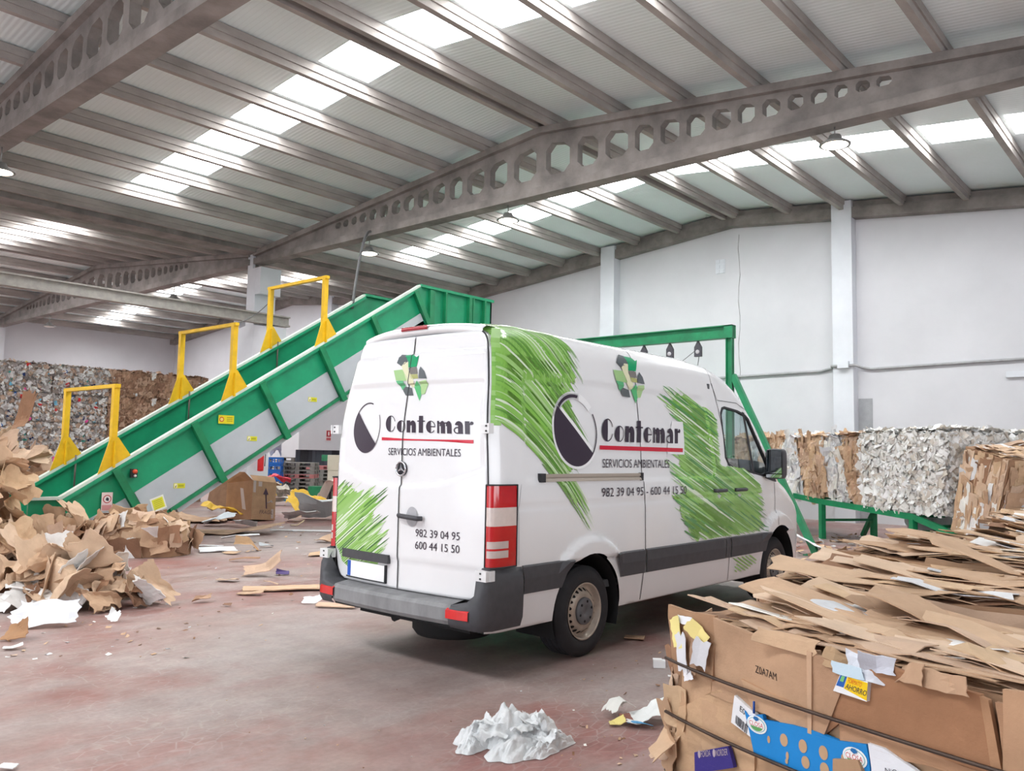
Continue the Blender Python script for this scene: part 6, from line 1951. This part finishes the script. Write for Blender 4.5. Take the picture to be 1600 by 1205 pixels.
L_('white_sheet', 'pale sheet on the floor beyond the fragile box', 'sheet', 445, 790, 1.2, .5, VX + .1, (226, 222, 214), rl_, folds=2, ang=.5, rough=.08, mat='film', th=.004)
L_('blue_scrap', 'small light blue scrap on the pale sheet', 'scrap', 449, 791, .25, .14, VX, (110, 190, 216), rl_, folds=3, ang=1.0, rough=.08, mat='film', th=.004, z=.08)
# right of the van
L_('cardboard_scrap', 'square cardboard piece on the floor behind the rear wheel', 'cardboard', 992, 999, .17, .12, VX - .25, (196, 160, 132), rl_, th=.008, ragged=.05, rough=.006)
L_('paper_scrap', 'small white scrap beside the bale corner', 'paper', 1056, 990, .07, .04, VX, (240, 240, 240), rl_, mat='paper')
L_('paper_scrap', 'white scrap beside the lower bale edge', 'paper', 1050, 1061, .06, .03, VX, (240, 240, 240), rl_, mat='paper')
o = thing('foam_block', 'small white foam block on the floor before the bales', 'block', ground(1030, 1043), None, VX - .1)
m = MB((244, 245, 247)); m.box(-.045, -.03, .001, .045, .03, .055); m.box(-.047, -.032, .05, .02, .032, .062, (250, 250, 250)); m.build('foam', M['paper'], o, local=True)
L_('paper_wrapper', 'large crumpled white wrapper beside the front bale', 'paper', 1025, 1128, .40, .22, VX + .1, (232, 234, 232), rl_, folds=3, ang=.9, rough=.05, ragged=.3, mat='film', th=.003, n=14, bend=.3)
L_('paper_wrapper', 'pale grey crumpled wrapper in front of the white one', 'paper', 968, 1120, .24, .15, VX + .45, (220, 220, 214), rl_, folds=3, ang=1.0, rough=.05, ragged=.3, mat='film', th=.003, n=12, tilt=.3)
L_('carton_scrap', 'small coloured carton scrap between the wrappers', 'paper', 965, 1134, .10, .07, VX, (222, 206, 130), rl_, folds=2, ang=.8, mat='paper', th=.003)
L_('carton_scrap', 'brown and red carton scrap between the wrappers', 'paper', 978, 1130, .08, .06, VX + .5, (150, 104, 92), rl_, folds=2, ang=.8, mat='paper', th=.003)
L_('carton_scrap', 'blue edged carton strip under the white wrapper', 'paper', 1000, 1138, .14, .035, VX - .15, (90, 160, 206), rl_, folds=1, ang=.4, mat='paper', th=.003)
# translucent bag in the foreground
bag = thing('plastic_bag', 'large crumpled clear white plastic bag in the foreground', 'bag', ground(800, 1160))
m = MB((232, 236, 238)); c0 = ground(800, 1160)
def bag_lump(cx, cy, rx, ry, hh, seed, col, N=44):
    sd = Vector((seed * 3.1, seed, 0)); rws = []
    for i in range(N + 1):
        r = []
        for j in range(N + 1):
            u, v = i / N * 2 - 1, j / N * 2 - 1
            k14 = max(abs(u), abs(v)); 
            rad = math.hypot(u, v) or 1e-6
            u2, v2 = u / rad * k14, v / rad * k14
            q = k14
            e = 1 + .35 * mnoise.noise(sd + Vector((u2 * 1.5, v2 * 1.5, 3)))
            z = hh * (1 - q ** 2.2) * (1 + .45 * mnoise.noise(sd + Vector((u2 * 2, v2 * 2, 0)))) + (.045 * abs(mnoise.noise(sd + Vector((u2 * 2.4, v2 * 3.4, 9)))) + .018 * abs(mnoise.noise(sd + Vector((u2 * 6, v2 * 7, 5))))) * (1 - q ** 3)
            r.append((c0.x + cx + rx * e * u2, c0.y + cy + ry * e * v2, max(.004, z * (1 if q < .98 else .15))))
        rws.append(r)
    m.grid(rws, col, True)
ax, ay = AXR.xy, AXF.xy.normalized()
def at2(a, b): return (ax.x * a + ay.x * b, ax.y * a + ay.y * b)
for (a, b, rx, ry, hh, sd, col) in ((-.02, .02, .17, .15, .17, 1, (236, 239, 240)), (.15, .03, .16, .12, .12, 2, (228, 232, 232)), (-.20, -.04, .12, .10, .09, 3, (230, 234, 236)), (.02, -.14, .22, .12, .07, 4, (238, 240, 240)), (-.22, -.14, .09, .06, .05, 5, (226, 230, 232)), (.25, -.06, .14, .05, .04, 6, (226, 230, 230)), (.16, -.18, .13, .05, .035, 7, (236, 238, 238))):
    x_, y_ = at2(a, b); bag_lump(x_, y_, rx, ry, hh, sd, col)
for i in range(12):
    a, b = rl_.uniform(-.22, .26), rl_.uniform(-.14, .06); x_, y_ = at2(a, b)
    nz = Vector((rl_.uniform(-.6, .6), rl_.uniform(-.6, .6), 1)).normalized()
    hz = max(.03, .15 * (1 - (a / .3) ** 2) * (1 - ((b + .02) / .2) ** 2))
    k16 = len(m.f)
    crumple(m, rl_, frame_mat((c0.x + x_, c0.y + y_, hz), Vector((rl_.uniform(-1, 1), rl_.uniform(-1, 1), .1)), nz), rl_.uniform(.07, .15), rl_.uniform(.05, .12), 12, 12, 1, .7, .045, .3, None, rl_.choice([(240, 242, 243), (230, 234, 236)]), fs=12)
    for k17 in range(k16, len(m.f)): m.sm[k17] = True
zb = min(v[2] for v in m.v)
m.v = [(x, y, max(.003, z)) for x, y, z in m.v]
m.build('bag_film', M['bag'], bag)
L_('paper_scrap', 'white scrap at the lower left corner of the floor', 'paper', 12, 1203, .08, .05, VX, (240, 240, 240), rl_, mat='paper')

# crumbs of litter over the floor
m = MB(); rc = random.Random(99)
def crumb(px, py, s):
    p = ground(px, py); p.z = .006
    crumple(m, rc, frame_mat(p, Vector((rc.uniform(-1, 1), rc.uniform(-1, 1), 0)), Vector((rc.uniform(-.4, .4), rc.uniform(-.4, .4), 1))), s, s * rc.uniform(.4, .9), 2, 2, 1, .8, .2 * s, .3, .002, rc.choice(PAPER + CARD + CARD[:3] + CARD_DK))
for i in range(60): crumb(rc.uniform(0, 560), rc.uniform(880, 1010), rc.uniform(.012, .045))
for i in range(40): crumb(rc.uniform(0, 320), rc.uniform(950, 1040), rc.uniform(.012, .05))
for i in range(55): crumb(rc.uniform(890, 1065), rc.uniform(1010, 1204), rc.uniform(.008, .032))
for i in range(24): crumb(rc.uniform(300, 900), rc.uniform(1040, 1204), rc.uniform(.006, .014))
for i in range(60): crumb(rc.uniform(380, 540), rc.uniform(780, 870), rc.uniform(.03, .1))
for i in range(230): crumb(rc.uniform(1240, 1540), rc.uniform(835, 880), rc.uniform(.04, .17))
m.v = [(x, y, max(.002, z)) for x, y, z in m.v]
o = m.build('litter', M['card']); tag(o, 'small torn scraps of paper and cardboard scattered on the floor', 'litter', None, 'stuff')
o = thing('printed_carton', 'small blue and white printed carton under the bale chute', 'box', ground(1369, 862), None, VX)
m = MB((214, 230, 236)); Mx = Matrix.Rotation(-.25, 4, 'X')
m.box(-.24, -.05, .002, .24, .05, .22, (218, 232, 238)); m.build('carton', M['paper'], o, local=True)
m = MB((90, 170, 206)); m.poly([(-.24, -.052, .06), (.24, -.052, .06), (.24, -.052, .14), (-.24, -.052, .11)]); m.poly([(-.24, -.052, .19), (.24, -.052, .19), (.24, -.052, .22), (-.24, -.052, .22)], (226, 206, 110)); m.build('printed_band', M['print'], o, local=True)
for k15, (px, py, w) in enumerate(((1460, 862, .9), (1440, 872, .7), (1500, 870, .8))):
    L_('film_scrap', ['clear plastic film heap under the chute end', 'grey plastic film scrap under the chute leg', 'white plastic film scrap beside the chute end'][k15], 'film', px, py, w, w * .7, VX, (206, 210, 212), rl_, folds=4, ang=1.1, rough=.18, mat='film', th=.003, n=12)
L_('white_sheet', 'white paper sheets on the floor beyond the van front', 'paper', 1272, 868, .9, .5, VX, (232, 232, 236), rl_, folds=2, ang=.6, rough=.06, mat='paper', th=.003)

# the fragile box
bx = thing('fragile_box', 'large brown cardboard box marked with an arrow under the conveyor', 'box', ground(392, 816), None, VX + 1.02)
tl = Matrix.Rotation(-.10, 4, 'X') @ Matrix.Rotation(.10, 4, 'Y')
m = MB((196, 158, 126)); W, D, Hh = .68, .85, .86
def bp(x, y, z): 
    q = tl @ Vector((x, y, z)); return Vector((q.x, q.y, max(.004, q.z + .055)))
def quad(a, b, c, d, col): m.poly([bp(*a), bp(*b), bp(*c), bp(*d)], col)
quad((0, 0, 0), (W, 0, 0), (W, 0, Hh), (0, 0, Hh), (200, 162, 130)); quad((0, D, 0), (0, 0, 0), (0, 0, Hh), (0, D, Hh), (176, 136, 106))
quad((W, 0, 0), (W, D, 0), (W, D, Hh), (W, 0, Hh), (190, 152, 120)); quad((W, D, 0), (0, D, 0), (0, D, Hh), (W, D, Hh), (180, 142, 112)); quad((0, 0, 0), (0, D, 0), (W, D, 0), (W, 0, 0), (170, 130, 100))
m.build('carton', M['card'], bx, local=True)
for nme, q in (('flap', ((0, 0, Hh), (W, 0, Hh), (W + .03, .12, Hh + .14), (.03, .14, Hh + .13))), ('flap', ((0, 0, Hh), (0, D, Hh), (-.22, D, Hh + .24), (-.24, 0, Hh + .16))), ('flap', ((W, 0, Hh), (W, D, Hh), (W + .26, D - .1, Hh + .02), (W + .26, .1, Hh - .04)))):
    m = MB((188, 150, 118)); m.prism([bp(*p) for p in q], (0, .006, .004)); m.build(nme, M['card'], bx, local=True)
m = MB((88, 66, 84))
def bf(u, v): return bp(u, -.004, v)
for poly in ([(.40, .26), (.435, .26), (.40, .60), (.365, .60)], [(.30, .57), (.46, .57), (.375, .72)]): m.face([m.vert(bf(*p)) for p in poly])
put_text(m, 'FRAGIL', ((.22, .14), (.60, .14), (.24, .22)), lambda p: bf(*p), (112, 92, 92)); m.build('printed_arrow', M['print'], bx, local=True)
m = MB((206, 190, 186))
for (u0, v0, u1, v1) in ((.02, .60, .09, Hh), (.16, .74, .26, .85), (.56, .05, .63, .26)): m.poly([bp(u0, -.003, v0), bp(u1, -.003, v0), bp(u1, -.003, v1), bp(u0, -.003, v1)])
m.poly([bp(-.003, .3, .25), bp(-.003, .18, .22), bp(-.003, .30, .7), bp(-.003, .40, .72)]); m.build('packing_tape', M['paper'], bx, local=True)
L_('plastic_wrap', 'clear wrap bunched under the fragile box front', 'film', 408, 813, .7, .22, VX, (214, 208, 208), rl_, folds=4, ang=1.1, rough=.10, mat='film', th=.003, n=12)
L_('cardboard_box', 'dark opened cardboard box behind the fragile box', 'box', 330, 800, .9, .9, VX, (150, 116, 92), rl_, tilt=1.35, folds=2, ang=.9, th=.01)

# white cabin and stores beyond
cab = MB(); cab.box(19.35, 27.8, 1.60, XW - .02, 28.0, 4.2); cab.box(19.35, 28.0, 1.60, 19.5, 31.5, 4.2); cab.box(19.35, 27.8, 4.1, XW - .02, 31.5, 4.2)
struct('wall_cabin', cab, M['wall'], 'white upper wall of the cabin beyond the conveyor', 'wall')
m = MB((70, 74, 84)); rs = random.Random(4)  # dark strip colours stand in for the shaded opening below the wall
x = 19.40
while x < 22.1:
    c = rs.choice([(62, 64, 72), (74, 78, 90), (88, 94, 104), (52, 54, 60), (110, 118, 128)]); m.box(x, 28.02 + rs.uniform(0, .03), .02, x + .2, 28.05 + rs.uniform(0, .03), 1.62, c); x += .19
tag(m.build('opening_strips', M['plastic']), 'dark plastic strips standing for the dark opening under the white cabin wall', 'curtain')
sg = thing('fire_sign', 'small red and white fire extinguisher sign on the cabin wall', 'sign', (20.75, 27.79, 2.2))
m = MB((228, 214, 212)); m.box(-.13, -.012, -.22, .13, .005, .22); m.build('sign_board', M['paper'], sg, local=True)
m = MB((170, 50, 58)); m.poly([(-.11, -.014, -.06), (.11, -.014, -.06), (.11, -.014, .20), (-.11, -.014, .20)]); m.poly([(-.11, -.014, -.20), (.11, -.014, -.20), (.11, -.014, -.09), (-.11, -.014, -.09)], (190, 90, 96))
m.poly([(-.03, -.016, 0), (.03, -.016, 0), (.03, -.016, .12), (0, -.016, .17), (-.03, -.016, .12)], (240, 232, 230)); m.build('sign_print', M['print'], sg, local=True)
# pallets
def pallet_mesh(col):
    m = MB(col)
    for i in range(6): m.box(-.6, -.5 + i * .173, .115, .6, -.5 + i * .173 + .135, .14)
    for y in (-.5, -.07, .36): m.box(-.6, y, 0.0, .6, y + .14, .022)
    for y in (-.5, -.07, .36):
        for x in (-.6, -.08, .45): m.box(x, y, .022, x + .15, y + .14, .115)
    return m
M['old_wood'] = vcol('old_wood', .85, .3, 12, .3, 40, stretch=(.3, 1, 1))
pal_g = pallet_mesh((150, 148, 144)).build('pallet', M['old_wood']); used_g = [False]
pal_p = pallet_mesh((206, 138, 138)).build('pallet', M['old_wood'])
def put_pallets(x, y, n, lab, grp, rz, pink=()):
    for i in range(n):
        if i in pink:
            o = pal_p if 'label' not in pal_p else pal_p.copy()
            if o is not pal_p: COL.objects.link(o)
            tag(o, 'faded pink pallet in the ' + lab, 'pallet', grp)
        else:
            o = pal_g if not used_g[0] else pal_g.copy()
            if used_g[0]: COL.objects.link(o)
            used_g[0] = True
            tag(o, 'grey wooden pallet in the ' + lab, 'pallet', grp)
        o.location = (x + rs.uniform(-.02, .02), y + rs.uniform(-.02, .02), .002 + i * .142); o.rotation_euler = (0, 0, rz + rs.uniform(-.03, .03))
p = ground(461, 772); put_pallets(p.x + .4, p.y + .3, 8, 'stack facing the gap under the conveyor', 'pallets in the front stack', VX + .05, pink=(4,))
p = ground(446, 766); put_pallets(p.x + .4, p.y + .95, 9, 'taller stack at the back', 'pallets in the back stack', VX + .1)
p = ground(499, 769); put_pallets(p.x + .5, p.y + .4, 7, 'right hand stack beside the green machine', 'pallets in the right stack', VX, pink=(6,))
# blue crates
def crate():
    m = MB((44, 116, 206)); w, d, h = .30, .20, .26
    m.box(-w, -d, 0, w, d, .02)
    for s in (-1, 1):
        m.box(-w, s * d - .012, .02, w, s * d + .012, .09); m.box(-w, s * d - .012, .2, w, s * d + .012, h); 
        m.box(s * w - .012, -d, .02, s * w + .012, d, .09); m.box(s * w - .012, -d, .2, s * w + .012, d, h)
        for x in (-w, -.1, .1, w): m.box(x - .02, s * d - .012, .08, x + .02, s * d + .012, .21)
        for y in (-d, 0, d): m.box(s * w - .012, y - .02, .08, s * w + .012, y + .02, .21)
    return m
c_ = crate().build('blue_crate', M['plastic']); p = ground(425, 772)
for i in range(5):
    o = c_ if i == 0 else c_.copy()
    if i: COL.objects.link(o)
    o.location = (p.x, p.y, .002 + i * .262); o.rotation_euler = (0, 0, VX + .1 * (i % 2)); tag(o, 'blue plastic crate stacked beside the pallets', 'crate', 'blue crates beside the pallets')
L_('wrapped_goods', 'clear film bundle on top of the blue crates', 'bundle', 426, 772, .7, .6, VX, (196, 204, 216), rl_, folds=4, ang=1.0, rough=.3, mat='film', th=.004, z=1.32, n=12)
# green machine, cream boxes on a dark stand
p = ground(499, 781)
gm = thing('green_machine', 'small green machine housing beside the pallets', 'machine', p, None, VX)
m = MB(); m.box(-.38, 0, 0, .38, .6, .42); m.build('base_box', M['green_dark'], gm, local=True)
m = MB(); m.prism([(.18, .1, .42), (.36, .1, .42), (.62, .1, 1.45), (.50, .1, 1.45)], (0, .35, 0)); m.box(.0, .1, 1.25, .6, .45, 1.45); m.build('inclined_arm', M['green_dark'], gm, local=True)
p = ground(519, 787)
st = thing('machine_stand', 'low black stand under the cream boxes', 'stand', p, None, VX)
m = MB((54, 54, 56)); m.box(-.25, 0, .36, .5, .55, .55); m.build('stand_top', M['plastic'], st, local=True)
for x in (-.24, .38):
    m = MB((46, 46, 48)); m.box(x, 0, 0, x + .1, .1, .36); m.build('leg', M['plastic'], st, local=True)
    m = MB((46, 46, 48)); m.box(x, .45, 0, x + .1, .55, .36); m.build('leg', M['plastic'], st, local=True)
q = thing('cream_box', 'cream coloured box lying on the black stand', 'box', p + Vector((.05, .04, .555)), None, VX)
m = MB((226, 218, 202)); m.box(-.2, .05, 0, .4, .5, .44); m.build('carton', M['paper'], q, local=True)
q = thing('cream_box', 'upper cream coloured box stacked on the other one', 'box', p + Vector((.03, .04, .998)), None, VX)
m = MB((220, 212, 194)); m.box(-.2, .05, 0, .38, .5, .46); m.build('carton', M['paper'], q, local=True)
# extinguisher on the column
ex = thing('fire_extinguisher', 'red fire extinguisher hanging on the valley column', 'extinguisher', (13.65, 21.52, .95))
m = MB((206, 40, 44)); m.lathe([(0, 0), (.085, .01), (.09, .05), (.09, .48), (.05, .56), (.03, .58), (0, .58)], 18, (.02, -.03, 0), 'z'); m.build('cylinder', M['plastic'], ex, local=True)
m = MB((40, 40, 42)); m.box(-.03, -.07, .58, .09, .0, .66); m.tube([(.02, -.09, .6), (.13, -.1, .5), (.12, -.09, .15)], .014, 6); m.build('valve_hose', M['plastic'], ex, local=True)
